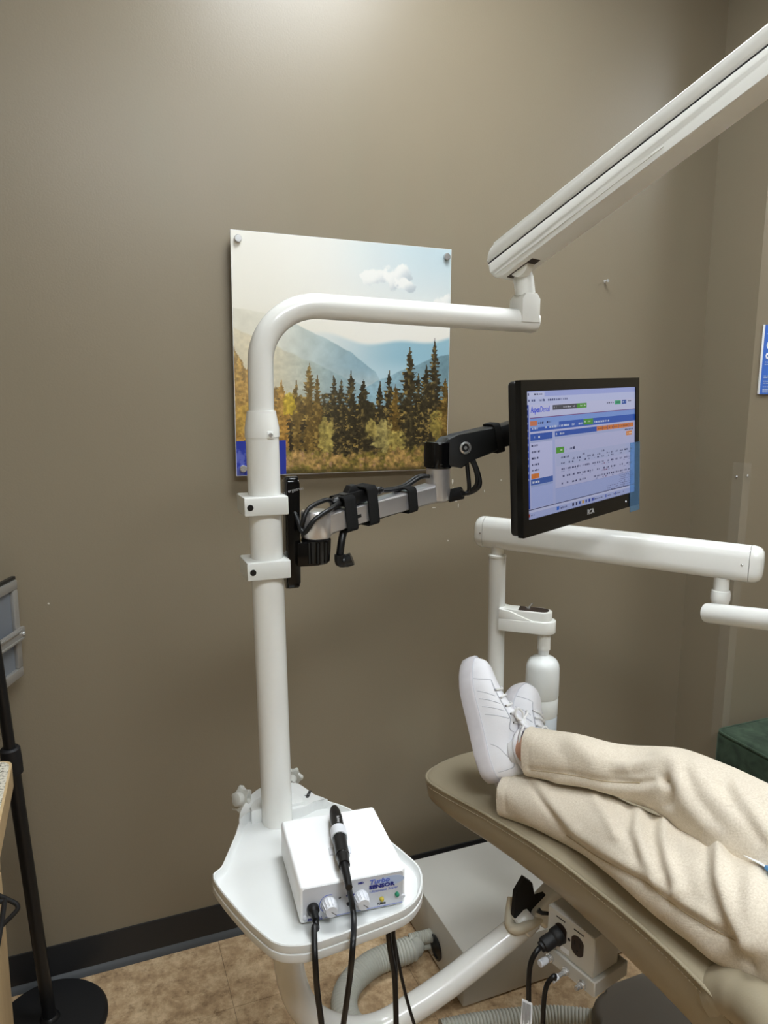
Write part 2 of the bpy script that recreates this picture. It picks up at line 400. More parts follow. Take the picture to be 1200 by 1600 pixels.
# push pin
c = onY(943, 440, WY)
pp = thing('push_pin', c, 'clear plastic push pin in the taupe wall', 'push pin')
part('head', lathe(bmesh.new(), [(.0045, .006), (.005, .008), (.0028, .011), (.0026, .017), (.0048, .020), (.0042, .022)], c, -Y_, 16), 'pin', pp)
part('needle', lathe(bmesh.new(), [(.0006, 0), (.0006, .007)], c, -Y_, 8), 'steel', pp)

# ================================================================== landscape print on stand-offs
PX0, PX1 = onY(360, 358, WY).x, onY(705, 389, WY).x
k = (WY-.028)/WY
pa, pb = onY(359.8, 358, WY-.028), onY(705.4, 390, WY-.028); pc = onY(371, 744, WY-.028)
px0, px1, pz1, pz0 = pa.x, pb.x, (pa.z+pb.z)/2, pc.z
pw, ph = px1-px0, pz1-pz0
pt = thing('wall_print', (px0+pw/2, WY-.028, pz0), 'frameless square print of sunlit pine forest and hazy mountains on stand-offs', 'picture')
part('panel', bx(px0, px1, WY-.028, WY-.0225, pz0, pz1), 'signwhite', pt)
def paint_poster(N=380):
    v, u = np.meshgrid((np.arange(N)+.5)/N, (np.arange(N)+.5)/N, indexing='ij')
    def sm(sh, seed):
        r = np.random.default_rng(seed).random(sh); yi = v*(sh[0]-1.001); xi = u*(sh[1]-1.001); y0 = yi.astype(int); x0 = xi.astype(int); fy = yi-y0; fx = xi-x0
        fy = fy*fy*(3-2*fy); fx = fx*fx*(3-2*fx)
        return (r[y0, x0]*(1-fx)+r[y0, x0+1]*fx)*(1-fy)+(r[y0+1, x0]*(1-fx)+r[y0+1, x0+1]*fx)*fy
    fb = lambda s, seed: (sm((s, s), seed)+.5*sm((2*s, 2*s), seed+1)+.25*sm((4*s, 4*s), seed+2)+.125*sm((8*s, 8*s), seed+3))/1.875
    n1, n2, n3 = fb(6, 1), fb(24, 5), fb(60, 9)
    mix = lambda a, b, t: a*(1-t[..., None]) + b*t[..., None]
    C = lambda *c: np.broadcast_to(np.array(c, float), (N, N, 3))
    ss = lambda a, b, x: np.clip((x-a)/(b-a), 0, 1)**2*(3-2*np.clip((x-a)/(b-a), 0, 1))
    img = mix(C(250, 248, 242), C(205, 224, 232), ss(.25, 1, u)*ss(.6, 1.0, v))
    img = mix(img, C(246, 242, 232), ss(.75, .62, v)*.8)
    for cx, cy, rx, ry, sd in ((.625, .855, .052, .042, 20), (.735, .868, .062, .052, 24), (.775, .83, .05, .03, 28), (.965, .755, .05, .045, 32)):
        d = ((u-cx)/rx)**2+((v-cy)/ry)**2 + (fb(22, sd)-.5)*3.0
        cl = ss(1.15, .55, d); sh = ss(.0, 1.2, (u-cx)/rx*.5-(v-cy)/ry*.6+fb(16, sd+3)-.3)
        img = mix(img, mix(C(255, 254, 250), C(196, 205, 212), sh), cl*.95)
    # far blue ridges
    r0 = .605+.02*np.sin(u*7)+.01*np.sin(u*19)
    img = mix(img, mix(C(232, 236, 234), C(150, 192, 210), ss(.3, .8, u)), ss(r0, r0-.025, v)*.95)
    img = mix(img, C(198, 222, 230), ss(.52, .43, v)*.7)
    # left ridge falling to the valley
    rl = np.interp(u, [0, .1, .18, .27, .36, .45, .52, .58, .63, .66, 1], [.70, .685, .672, .645, .60, .565, .53, .485, .45, .40, .1]) + (n2-.5)*.012
    tl = mix(C(230, 227, 214), C(142, 174, 188), ss(.05, .6, u)); tl = mix(tl, C(232, 232, 224), ss(.48, .36, v)*.55) * (0.9+.2*n2[..., None])
    img = mix(img, tl, ss(rl, rl-.006, v))
    rl2 = np.interp(u, [0, .15, .3, .45, .6, .7, 1], [.62, .56, .50, .44, .38, .34, .2]) + (n2-.5)*.02
    img = mix(img, mix(C(214, 200, 168), C(140, 168, 176), ss(.1, .5, u))*(0.86+.28*n3[..., None]), ss(rl2, rl2-.01, v)*.8)
    rr = np.interp(u, [0, .55, .62, .75, .85, .95, 1], [.1, .36, .40, .455, .49, .53, .54]) + (n2-.5)*.012
    img = mix(img, mix(C(150, 184, 198), C(112, 142, 152), ss(.6, 1, u))*(0.88+.24*n3[..., None]), ss(rr, rr-.006, v)*.9)
    # forest body: dark mass lit golden on the left
    top = np.interp(u, [0, .06, .12, .2, .27, .33, .42, .5, .57, .63, .7, .78, .87, .93, 1], [.56, .44, .38, .36, .36, .34, .33, .30, .31, .30, .32, .34, .33, .31, .36]) + (n2-.5)*.09 + (n3-.5)*.05
    dark = mix(C(146, 106, 50), C(62, 55, 38), ss(.0, .5, u)); dark = mix(dark, C(46, 38, 30), ss(.3, .12, v)*.8)
    body = dark*(.55+.8*n3[..., None]); body = mix(body, C(208, 166, 70), ss(.56, .75, n3)*ss(.9, .0, u)*.9)
    body = mix(body, C(150, 140, 84), ss(.60, .8, fb(70, 40))*.6)
    img = mix(img, body, ss(top, top-.012, v))
    trees = [(.02, .50, .05, 2), (.06, .46, .05, 2), (.20, .40, .04, 2), (.265, .40, .030, 1), (.325, .475, .042, 1), (.36, .425, .03, 1), (.435, .425, .042, 0), (.47, .41, .04, 0), (.515, .445, .042, 0), (.575, .41, .05, 0), (.655, .40, .03, 0), (.70, .45, .035, 0), (.73, .39, .04, 1), (.80, .555, .055, 0), (.845, .44, .03, 0), (.885, .48, .05, 0), (.925, .60, .045, 0), (.985, .42, .05, 1)]
    for k, (tx, tt, hw, lit) in enumerate(trees):
        h = (tt-v)/(tt-.06); rs = np.random.default_rng(100+k)
        saw = ((v*rs.uniform(52, 66)+rs.random()) % 1.0)
        edge = 1.12*hw*np.clip(h*2.5, 0, 1)**.75*(.40+.50*saw+(n3-.5)*1.3)
        m_ = (np.abs(u-tx-(n2-.5)*.01) < edge) & (h > 0) & (v > .07)
        m_ |= (np.abs(u-tx) < .0022) & (h > -.012) & (v > .07)
        base = {0: (66, 58, 40), 1: (112, 88, 44), 2: (176, 128, 56)}[lit]
        sh = fb(80, 60+k); side = ss(.02, -.03, u-tx)
        col = C(*base)*(.5+.9*sh[..., None]); col = mix(col, C(206, 172, 92), ss(.52, .72, sh)*side*.75)
        img = np.where(m_[..., None], col, img)
    # bright bushes and the meadow
    for bx_, by_, rx, ry, c in ((.235, .30, .035, .06, (214, 180, 48)), (.40, .16, .035, .10, (186, 166, 88)), (.67, .16, .06, .075, (196, 178, 108)), (.61, .19, .03, .05, (178, 158, 88)), (.74, .14, .045, .05, (190, 170, 92)), (.94, .2, .04, .07, (170, 150, 76)), (.05, .24, .06, .07, (190, 146, 56))):
        d = ((u-bx_)/rx)**2+((v-by_)/ry)**2+(n3-.5)*2.4
        img = mix(img, C(*c)*(.45+.95*fb(80, 90)[..., None]), ss(1.1, .5, d)*.85)
    mt = .095+(n3-.5)*.05+.012*np.sin(u*9)
    mead = mix(C(122, 108, 52), C(176, 140, 84), ss(.3, .7, fb(40, 70)))*(.5+.95*fb(90, 74)[..., None])
    mead = mix(mead, C(186, 140, 122), ss(.62, .78, fb(70, 81))*.6); mead = mix(mead, C(58, 50, 28), ss(.03, .0, v)*.6)
    img = mix(img, mead, ss(mt+.01, mt-.01, v))
    img = mix(img, C(255, 244, 214), ss(.75, .0, np.hypot(u, v-.62))*.32)      # sun haze printed in the picture
    b_ = (u < .215) & (v < .148)
    img = np.where(b_[..., None], mix(C(48, 62, 160), C(98, 108, 190), ss(.5, .62, fb(40, 50))*ss(.2, .0, u)), img)
    return lin(np.clip(img*.90, 0, 255))
grid_print('printed_landscape', paint_poster(), (px0+.0008, WY-.0283, pz0+.0008), V((pw-.0016, 0, 0)), V((0, 0, ph-.0016)), 'print', pt)
for sx, sz in ((px0+.017, pz1-.021), (px1-.0155, pz1-.021), (px0+.017, pz0+.019), (px1-.0155, pz0+.019)):
    part('standoff', lathe(bmesh.new(), [(.0075, .001), (.0075, .0225), (.0092, .0290), (.0092, .036), (.0080, .0375)], (sx, WY, sz), -Y_, 24), 'steel', pt)

# ================================================================== blue sign on the right wall
sa, sb = onY(1194.3, 507, RY-.006), onY(1185.5, 616, RY-.006)
sx0 = (sa.x+sb.x)/2
st = thing('wall_sign', (sx0+.14, RY, sb.z), 'blue information sign with white lettering on the right wall', 'sign')
part('board', bx(sx0, sx0+.28, RY-.005, RY-.0005, sb.z, sa.z, bev=.001, seg=1), 'signwhite', st)
part('blue_face', bx(sx0+.0055, sx0+.275, RY-.0058, RY-.005, sb.z, sa.z), 'signblue', st)
hS = sa.z-sb.z
part('lettering', text_bm('C', .034, (sx0+.016, RY-.0060, sa.z-.072), X_, Z_, -Y_, bold=.0016), 'signwhite', st)
part('lettering', text_bm('o', .034, (sx0+.016, RY-.0060, sa.z-.100), X_, Z_, -Y_, bold=.0016), 'signwhite', st)
bm = bmesh.new()
for z, L in ((.027, .02), (.112, .05), (.119, .04), (.154, .09), (.159, .07), (.170, .08), (.176, .06), (.187, .09), (.195, .09), (.199, .08), (.203, .07)):
    x = sx0+.015
    while x < sx0+.015+L:
        q = random.uniform(.004, .010); box(bm, (x+q/2, RY-.0061, sa.z-z*hS/.21), (q, .0004, .0026)); x += q+.002
part('small_print', bm, 'paleblue', st, kind='stuff')

# ================================================================== counter and cabinet at the left
fx, ey_, cz = -.157, 1.362, .864
cb = thing('base_cabinet', (-.47, .4, 0), 'maple laminate base cabinet under the speckled worktop', 'cabinet')
part('body', bx(LX+.004, -.205, -1.2, 1.325, .09, .822), 'wood', cb)
part('plinth', bx(LX+.004, -.26, -1.2, 1.30, 0, .09), 'blk', cb)
for k in range(5):
    y1 = 1.325-k*.48; y0_ = y1-.474
    d = part('door', bx(-.205, -.185, y0_, y1, .10, .676, bev=.002), 'wood', cb)
    hb = tube(bmesh.new(), crv([(-.186, y1-.055, .668), (-.164, y1-.056, .650), (-.157, y1-.058, .642), (-.160, y1-.062, .634), (-.186, y1-.07, .616)], 6), .0040, 10)
    part('handle', hb, 'blkmatte', d)
    d = part('drawer_front', bx(-.205, -.185, y0_, y1, .682, .815, bev=.002), 'wood', cb)
    hb = tube(bmesh.new(), crv([(-.186, y1-.19, .745), (-.160, y1-.19, .745), (-.157, y1-.20, .745), (-.157, y1-.29, .745), (-.160, y1-.30, .745), (-.186, y1-.30, .745)], 6), .0038, 10)
    part('handle', hb, 'blkmatte', d)
wt = thing('worktop', (-.47, .4, .825), 'speckled laminate worktop with a pale wood edge', 'worktop')
def top_poly(inset):
    r = .022; x1, y1 = fx-inset, ey_-inset; xl = LX+.004
    return [(xl, -1.2), (x1, -1.2)] + [(x1-r+r*math.cos(a), y1-r+r*math.sin(a)) for a in [k*PI/2/6 for k in range(7)]] + [(xl, y1)]
part('slab', prism(bmesh.new(), top_poly(.004), (0, 0, .826), X_, Y_, Z_, cz-.826), 'counter', wt)
ring_o, ring_i = top_poly(0)[1:], top_poly(.0042)[1:]
bm = bmesh.new()
R4 = [[bm.verts.new((x, y, z)) for (x, y), z in zip([o_, o_, i_, i_], (.8235, cz-.0008, cz-.0003, .8235))] for o_, i_ in zip(ring_o, ring_i)]
for a, b in zip(R4, R4[1:]):
    for k in range(4): bm.faces.new((a[k], a[(k+1) % 4], b[(k+1) % 4], b[k]))
bm.faces.new(R4[0]); bm.faces.new(R4[-1]); bmesh.ops.recalc_face_normals(bm, faces=bm.faces)
part('wood_edge', bm, 'wood', wt)

# ================================================================== sign stand in the corner by the worktop
bc = V((-.163, 1.716, 0))
ss_ = thing('sign_stand', bc, 'black pedestal sign stand with round base beside the worktop', 'sign stand')
part('base', lathe(bmesh.new(), [(.128, 0), (.131, .004), (.131, .012), (.124, .020), (.110, .022), (.03, .023)], bc, Z_, 48), 'blkmatte', ss_)
ptop = onY(-12, 985, 1.675); pbot = bc + V((0, 0, .02)); ax = nz(ptop-pbot)
pm = pbot + ax*((onY(20, 1185, 1.70)-pbot).dot(ax))
part('lower_pole', tube(bmesh.new(), [pbot, pm], .0150, 20), 'blk', ss_)
part('pole_collar', lathe(bmesh.new(), [(.016, -.03), (.0205, -.028), (.0215, .0), (.0205, .03), (.017, .034)], pm, ax, 24), 'blkmatte', ss_)
part('upper_pole', tube(bmesh.new(), [pm, ptop + ax*.05], .0120, 18), 'blk', ss_)
part('pole_foot', lathe(bmesh.new(), [(.024, 0), (.022, .006), (.0165, .012)], pbot, ax, 24), 'blk', ss_)
e_far = V((-.176, 1.80, 0)); hd = nz(V((-.36, -.93, 0)))          # panel runs from the wall towards the worktop
fz0, fz1 = onY(28, 1055, 1.80).z, onY(22.5, 905, 1.80).z
fn = nz(V((hd.y, -hd.x, 0))); fn = fn if fn.x > 0 else -fn
FL, FH = .30, fz1-fz0; fc = e_far + hd*(FL/2) + V((0, 0, (fz0+fz1)/2))
part('backing_panel', box(bmesh.new(), fc - fn*.004, (FL-.01, .004, FH-.01), (hd, fn, Z_)), 'grey_panel', ss_)
fr = None
for dx, dz, lx, lz in ((0, FH/2-.011, FL, .022), (0, -FH/2+.011, FL, .022), (FL/2-.011, 0, .022, FH-.044), (-FL/2+.011, 0, .022, FH-.044)):
    part('frame_rail', box(bmesh.new(), fc + hd*dx + Z_*dz, (lx, .012, lz), (hd, fn, Z_), bev=.003), 'frame_alu', ss_)
cbz = -.012
part('crossbar', box(bmesh.new(), fc + fn*.009 + Z_*cbz, (FL+.012, .008, .030), (hd, fn, Z_), bev=.003), 'frame_alu', ss_)
for sgn in (1, -1):
    part('crossbar_rib', box(bmesh.new(), fc + fn*.0145 + Z_*(cbz+sgn*.010), (FL-.02, .004, .005), (hd, fn, Z_), bev=.001), 'frame_alu', ss_)
screw(ss_, fc + fn*.013 - hd*(FL/2-.006) + Z_*cbz, fn, .005, .004)
part('top_channel', box(bmesh.new(), fc + Z_*(FH/2+.004) - fn*.002, (FL, .010, .008), (hd, fn, Z_), bev=.002), 'blk', ss_)
part('panel_socket', box(bmesh.new(), fc - fn*.016 + Z_*(-.01), (.05, .022, .12), (hd, fn, Z_), bev=.004), 'blk', ss_)

# black cord hanging down the cabinet end
cpts = [(-.198, 1.332, .80), (-.197, 1.333, .70), (-.196, 1.333, .55), (-.195, 1.333, .40), (-.193, 1.334, .25), (-.190, 1.336, .10), (-.180, 1.36, .02), (-.172, 1.40, .006)]
solo('extension_lead', tube(bmesh.new(), crv(cpts, 8), .0042, 10), 'rubber', (-.19, 1.36, 0), 'thin black cord hanging down the end of the maple cabinet', 'cord')

# ================================================================== green ottoman
oz = .455; oc = onZ(1109, 1131, oz); ox0, oy1 = oc.x, min(oc.y, RY-.02)
ot = thing('ottoman', (ox0+.36, oy1-.3, 0), 'dark green velvet ottoman against the right wall', 'ottoman')
part('cushion', bx(ox0, ox0+.72, oy1-.60, oy1, .055, oz-.004, bev=.022, seg=4), 'velvet', ot)
rp = [(ox0+.36+x, oy1-.3+y, oz-.012) for x, y in rrect(.716, .596, .03, 4)]; rp.append(rp[0])
part('piping', tube(bmesh.new(), rp, .0045, 8, cap=False), 'velvet', ot)
for sx in (.07, .65):
    for sy in (.07, .53):
        part('foot', lathe(bmesh.new(), [(.016, 0), (.024, .06)], (ox0+sx, oy1-sy, 0), Z_, 16), 'blk', ot)
# ================================================================== light post: swing tube, post, bent pipe
PY = 1.185
pl = lambda x, y: onY(x, y, PY)
pb0, pt0 = pl(432, 1250), pl(409, 690)
pax = nz(pt0-pb0)
lp = thing('light_post', (pb0.x, PY, .30), 'white tubular light post with a bent top pipe beside the chair', 'light post')
sw = [pl(436.5, 1300), pl(445, 1440), pl(450, 1495), pl(456, 1530), pl(470, 1567), pl(498, 1597), pl(545, 1612), pl(592, 1605), pl(640, 1578), pl(700, 1537), pl(770, 1482), pl(812, 1449)]
part('swing_tube', tube(bmesh.new(), crv(sw, 7), .0275, 28, hint=Y_), 'white', lp)
zc = pl(410, 686)
part('post', tube(bmesh.new(), [pb0 - pax*.10, zc], .0272, 36, hint=Y_), 'white', lp)
col = part('collar', lathe(bmesh.new(), [(.0272, 0), (.0275, .001), (.0275, .003), (.0284, .0035), (.0284, .018), (.0235, .046), (.0215, .0465)], zc, pax, 36), 'white', lp)
sc = zc + pax*.008 + V((-.002, -.0275, 0)) + X_*.009
part('screw_boss', box(bmesh.new(), sc+V((0, .001, 0)), (.012, .006, .013), bev=.002), 'white', col)
screw(col, sc + V((0, -.002, 0)), (0, -1, 0), .0036, .003)
p_in = zc + pax*.035; b0 = pl(407, 566); b1 = pl(497, 478.5); rr_ = b1.x-b0.x
bend = [b0 + V((rr_*(1-math.cos(a)), 0, (b1.z-b0.z)*math.sin(a))) for a in [k*PI/2/12 for k in range(13)]]
pe = pl(831, 502.5)
d_ = nz(pe-b1)
tail = [b1 + (pe-b1)*f for f in (.33, .66, 1)] + [pe + d_*q for q in (.007, .012)]
part('bent_pipe', tube(bmesh.new(), [p_in] + bend + tail, [.0207]*(len(bend)+4) + [.0185, .011], 30, hint=Y_), 'white', lp)
# saddle and swivel that carry the spring arm
js = pl(820, 500); jt = pl(812, 430); ju = nz(jt-js)
sd = [(-.019, -.012), (.019, -.012), (.019, .030), (.012, .040), (-.012, .040), (-.019, .030)]
part('saddle', prism(bmesh.new(), sd, js + V((-.001, .023, .006)), X_, Z_, -Y_, .046, bev=.002), 'white_satin', lp)
part('swivel', lathe(bmesh.new(), [(.0185, 0), (.0185, .030), (.0178, .031), (.0165, .038), (.0125, .052), (.0115, .064)], js + V((-.001, 0, .046)), ju, 28), 'white_satin', lp)

# ---- spring arm
A0, A1 = at(790, 411, 1.335), at(1200, 98, .97)
ad = nz(A1-A0); aw = nz(ad.cross(Z_)); an = aw.cross(ad)      # along, across, up
if aw.x > 0: pass
la = thing('dental_light_boom', A0 - an*.035, 'long white spring boom rising from the end of the bent pipe', 'light boom')
L0, L1, hT, hB, WD = -.022, .86, .033, -.031, .054
seam_h = .0065
def arm_profile(lo, hi, end):
    n = 6; pts = []
    if end == 'top': pts = [(L0+.002, lo), (L1, lo), (L1, hi)] + [(L0+.030-.028*math.sin(a), hi-.022*(1-math.cos(a))) for a in [k*PI/2/n for k in range(n+1)]]
    else: pts = [(L0+.002, hi)] + [(L0+.026-.024*math.cos(a), lo+.020-.020*math.sin(a)) for a in [k*PI/2/n for k in range(n+1)]] + [(L1, lo), (L1, hi)]
    return pts
part('upper_cover', prism(bmesh.new(), arm_profile(seam_h+.0004, hT, 'top'), A0 - aw*(WD/2), ad, an, aw, WD, bev=.006, seg=3), 'white_satin', la)
part('seam_gap', prism(bmesh.new(), [(L0+.004, seam_h-.001), (L1-.004, seam_h-.001), (L1-.004, seam_h+.001), (L0+.004, seam_h+.001)], A0 - aw*(WD/2-.0012), ad, an, aw, WD-.0024), 'ink', la)
part('lower_cover', prism(bmesh.new(), arm_profile(hB, seam_h-.0004, 'bot'), A0 - aw*(WD/2), ad, an, aw, WD, bev=.004, seg=2), 'white_satin', la)
for sgn in (1,):      # long raised moulding low on the flank
    prf = [(L0+.012, hB+.012), (L0+.30, hB+.0165), (L0+.36, hB+.010), (L0+.30, hB+.0095), (L0+.012, hB+.0095)]
    part('flank_moulding', prism(bmesh.new(), prf, A0 + aw*(sgn*(WD/2-.0015) if sgn < 0 else WD/2-.0005), ad, an, aw, .002), 'white_satin', la)
kp = js + ju*.112
part('fork_slot', box(bmesh.new(), A0 + ad*.032 + an*(hB+.0005), (.062, .024, .003), (ad, aw, an), bev=.001), 'brownhole', la)
part('fork', lathe(bmesh.new(), [(.020, -.010), (.0225, -.009), (.0225, .009), (.020, .010)], A0 + ad*.030 + an*(hB+.010), aw, 30), 'white_satin', la)
# far end of the spring arm, out of the picture: swivel that would carry the lamp
part('end_swivel', lathe(bmesh.new(), [(.017, 0), (.019, -.05), (.017, -.09)], A0 + ad*(L1-.03) + an*hB, Z_, 24), 'white_satin', la)

# ================================================================== monitor
mt0 = 1.235
mk = [1.0, 1.262, 1.289, 1.027]
mp = [at(x, y, mt0*k_) for (x, y), k_ in zip([(817, 594), (1001, 590), (996, 788), (815.6, 842.4)], mk)]
mc = (mp[0]+mp[1]+mp[2]+mp[3])/4
me_ = nz((mp[1]-mp[0]) + (mp[2]-mp[3])); mu = (mp[0]-mp[3]) + (mp[1]-mp[2]); mu = nz(mu - me_*mu.dot(me_)); mf = me_.cross(mu)   # right, up, towards viewer
MW = ((mp[1]-mp[0]).length+(mp[2]-mp[3]).length)/2; MH = ((mp[0]-mp[3]).length+(mp[1]-mp[2]).length)/2
mo = thing('monitor', mc - mu*(MH/2), 'black flat monitor showing a dental records web page', 'monitor')
bl, bt, bb = .022, .0195, .030
scx0, scx1, scy0, scy1 = -MW/2+bl*.82, MW/2-bl*.7, -MH/2+bb, MH/2-bt
outer = rrect(MW, MH, .006, 3)
bm = bmesh.new()
# bezel as a frame: four bars, thick, mitred look
for (x0_, x1_, y0_, y1_) in ((-MW/2, MW/2, scy1, MH/2), (-MW/2, MW/2, -MH/2, scy0), (-MW/2, scx0, scy0, scy1), (scx1, MW/2, scy0, scy1)):
    box(bm, mc + me_*((x0_+x1_)/2) + mu*((y0_+y1_)/2) - mf*.006, (x1_-x0_, y1_-y0_, .012), (me_, mu, mf))
part('bezel', bm, 'blkgloss', mo)
part('rear_shell', prism(bmesh.new(), rrect(MW-.002, MH-.002, .008, 4), mc - mf*.030, me_, mu, mf, .019, bev=.006, seg=3), 'blk', mo)
part('rear_bulge', prism(bmesh.new(), rrect(MW*.80, MH*.72, .03, 4), mc - mf*.046, me_, mu, mf, .017, bev=.008, seg=3), 'blk', mo)
def paint_screen(Wp=480, Hp=300):
    im = np.zeros((Hp, Wp, 3)); im[:] = (196, 200, 240)
    def rect(x0, y0, x1, y1, c): im[int(y0*Hp):max(int(y1*Hp), int(y0*Hp)+1), int(x0*Wp):max(int(x1*Wp), int(x0*Wp)+1)] = c       # y from top
    def words(x0, x1, y, h, c, dens=.75):
        x = x0
        while x < x1:
            wl = random.uniform(.006, .02)
            if random.random() < dens:
                for k in range(int(wl*Wp)):
                    if random.random() < .8: rect(x+k/Wp, y+(0 if random.random() < .5 else h*.25), x+(k+1)/Wp, y+h, c)
            x += wl+.004
    rect(0, 0, 1, .045, (170, 182, 240)); rect(.0, .008, .145, .045, (206, 212, 248)); words(.03, .13, .018, .014, (40, 46, 90)); rect(.018, .016, .027, .034, (50, 60, 110))
    rect(0, .045, 1, .105, (200, 208, 248)); words(.10, .34, .066, .014, (70, 80, 130), .95)
    rect(.02, .066, .03, .08, (80, 90, 140)); rect(.045, .066, .055, .08, (80, 90, 140)); rect(.06, .064, .072, .082, (80, 90, 140))
    rect(.03, .105, 1, .20, (206, 210, 246))
    rect(.03, .205, 1, .212, (128, 90, 150)); rect(.03, .212, 1, .27, (132, 166, 236)); rect(.03, .255, 1, .315, (52, 98, 196)); rect(.03, .255, .26, .285, (140, 170, 236))
    rect(.03, .232, .085, .268, (214, 128, 92)); words(.09, .2, .24, .018, (40, 50, 100))
    for x in (.045, .13, .18, .235, .30, .37, .43): words(x, x+.045, .283, .014, (210, 222, 250), .95)
    rect(.475, .255, .565, .305, (80, 160, 62)); words(.485, .555, .272, .014, (230, 245, 230)); 
    for x in (.58, .62, .68): words(x, x+.04, .283, .014, (210, 222, 250), .95)
    rect(.21, .118, .415, .158, (82, 84, 96)); rect(.415, .118, .505, .158, (80, 160, 62)); words(.22, .40, .13, .014, (190, 192, 205)); words(.43, .49, .13, .014, (215, 240, 210))
    rect(.785, .115, .845, .150, (72, 178, 138)); words(.795, .83, .126, .012, (20, 80, 50)); rect(.860, .115, .905, .150, (44, 88, 176)); words(.867, .9, .126, .012, (220, 230, 250)); words(.70, .765, .126, .012, (40, 46, 80)); words(.93, .985, .12, .012, (40, 46, 90))
    # side rail and left menu
    rect(0, .105, .022, .92, (30, 74, 180))
    for y in np.arange(.13, .70, .055): rect(.006, y, .016, y+.016, (190, 206, 246))
    rect(.03, .33, .205, .385, (48, 92, 188)); words(.04, .10, .352, .016, (225, 232, 250))
    rect(.03, .385, .205, .40, (176, 186, 228)); rect(.03, .40, .205, .92, (204, 208, 250))
    for y in (.415, .465, .515, .565, .61): words(.038, .09, y, .016, (44, 50, 96), .95)
    rect(.035, .645, .095, .685, (226, 128, 56)); rect(.062, .645, .064, .685, (190, 100, 40)); rect(.03, .69, .205, .735, (58, 98, 184)); words(.04, .10, .705, .016, (225, 232, 250)); rect(.03, .735, .205, .75, (160, 178, 228))
    rect(.03, .75, .205, .92, (176, 190, 244)); rect(.205, .33, .225, .92, (182, 192, 240))
    # main pane
    rect(.225, .33, .60, .375, (48, 92, 188)); words(.235, .30, .345, .016, (230, 236, 250)); rect(.60, .33, .985, .372, (226, 134, 76))
    for x in np.arange(.655, .98, .055): rect(x, .33, x+.004, .372, (80, 80, 140))
    for x in np.arange(.605, .96, .055): words(x+.006, x+.045, .345, .014, (150, 78, 40), .95)
    rect(.225, .375, .985, .395, (180, 190, 232)); words(.89, .97, .385, .012, (60, 66, 110)); rect(.905, .410, .970, .448, (230, 146, 84)); words(.915, .96, .423, .012, (250, 220, 190))
    rect(.235, .465, .30, .515, (84, 164, 60)); words(.245, .285, .483, .014, (210, 240, 200)); words(.315, .385, .483, .014, (80, 86, 130)); rect(.385, .475, .395, .498, (40, 46, 90))
    rect(.235, .52, .985, .62, (188, 196, 236))
    for x in np.arange(.275, .97, .047): words(x, x+.025, random.choice((.545, .57)), .016, (64, 70, 112), .9); words(x, x+.022, .595, .014, (64, 70, 112), .6)
    for y in (.64, .70, .76):
        for x in np.arange(.275, .97, .047): words(x, x+.028, y, .018, (60, 66, 112), .9)
        for x in np.arange(.275, .97, .06): words(x, x+.02, y+.026, .010, (150, 156, 200), .5)
        words(.66, .70, y+.02, .014, (120, 60, 110))
    rect(.225, .80, .985, .925, (172, 186, 238)); rect(.225, .80, .985, .806, (160, 172, 226))
    for y in np.arange(.79, .93, .018): words(.83 if y < .87 else .70, .97, y, .009, (110, 116, 160), .8)
    rect(.0, .925, 1, .93, (60, 66, 110)); rect(0, .93, 1, .95, (206, 212, 250)); rect(0, .95, 1, 1, (178, 190, 240))
    rect(.012, .957, .02, .985, (196, 60, 60)); words(.025, .05, .965, .014, (60, 66, 110)); rect(.235, .955, .255, .985, (40, 110, 220)); words(.265, .32, .965, .016, (80, 90, 140))
    for k, c in enumerate(((40, 46, 90), (40, 46, 90), (60, 90, 170), (220, 170, 50), (40, 70, 170), (30, 60, 160), (40, 60, 170))): rect(.37+k*.03, .957, .386+k*.03, .984, c)
    for x in (.58, .70, .80): rect(x-.012, .957, x-.003, .984, (40, 80, 190)); words(x, x+.08, .967, .012, (60, 66, 110))
    im *= (1-.10*np.linspace(0, 1, Hp))[:, None, None]
    return lin(np.clip(im[::-1], 0, 255))
so = mc + me_*scx0 + mu*scy0 - mf*.003
SWd, SHt = scx1-scx0, scy1-scy0
scr = grid_print('screen', paint_screen(), so, me_*SWd, mu*SHt, 'screen', mo)
M['scrtext'] = mat('screen_text_blue', (0, 0, 0, 1), .5, emis=srgb(40, 70, 220), estr=.62)
sp = lambda x, y: so + me_*(x*SWd) + mu*((1-y)*SHt) + mf*.0004
part('web_logo', text_bm('Aspen', .0150, sp(.036, .164), me_, mu, mf, .0001, bold=.0003, width=.78), 'scrtext', scr)
part('web_logo', text_bm('Dental', .0150, sp(.108, .164), me_, mu, mf, .0001, width=.78), 'scrtext', scr)
part('logo', text_bm('RCA', .0135, mc + me_*(.012) + mu*(-MH/2+.0100) + mf*.0002, me_, mu, mf, .0003, 'CENTER', bold=.0003), 'logo', mo)
part('power_led', lathe(bmesh.new(), [(.0016, 0), (.0014, .0008)], mc + me_*(MW/2-.062) + mu*(-MH/2+.014), mf, 12), 'greyled', mo)
fm = bmesh.new(); fh = .150
box(fm, mc + me_*(MW/2-.022) + mu*(-MH/2+fh/2-.012) + mf*.0012, (.046, fh, .0008), (me_, mu, mf))
part('blue_film_strip', fm, 'film', mo, label='translucent blue protective film strip')
part('vesa_plate', box(bmesh.new(), mc - mf*.050, (.115, .115, .008), (me_, mu, mf), bev=.003), 'blkmatte', mo)

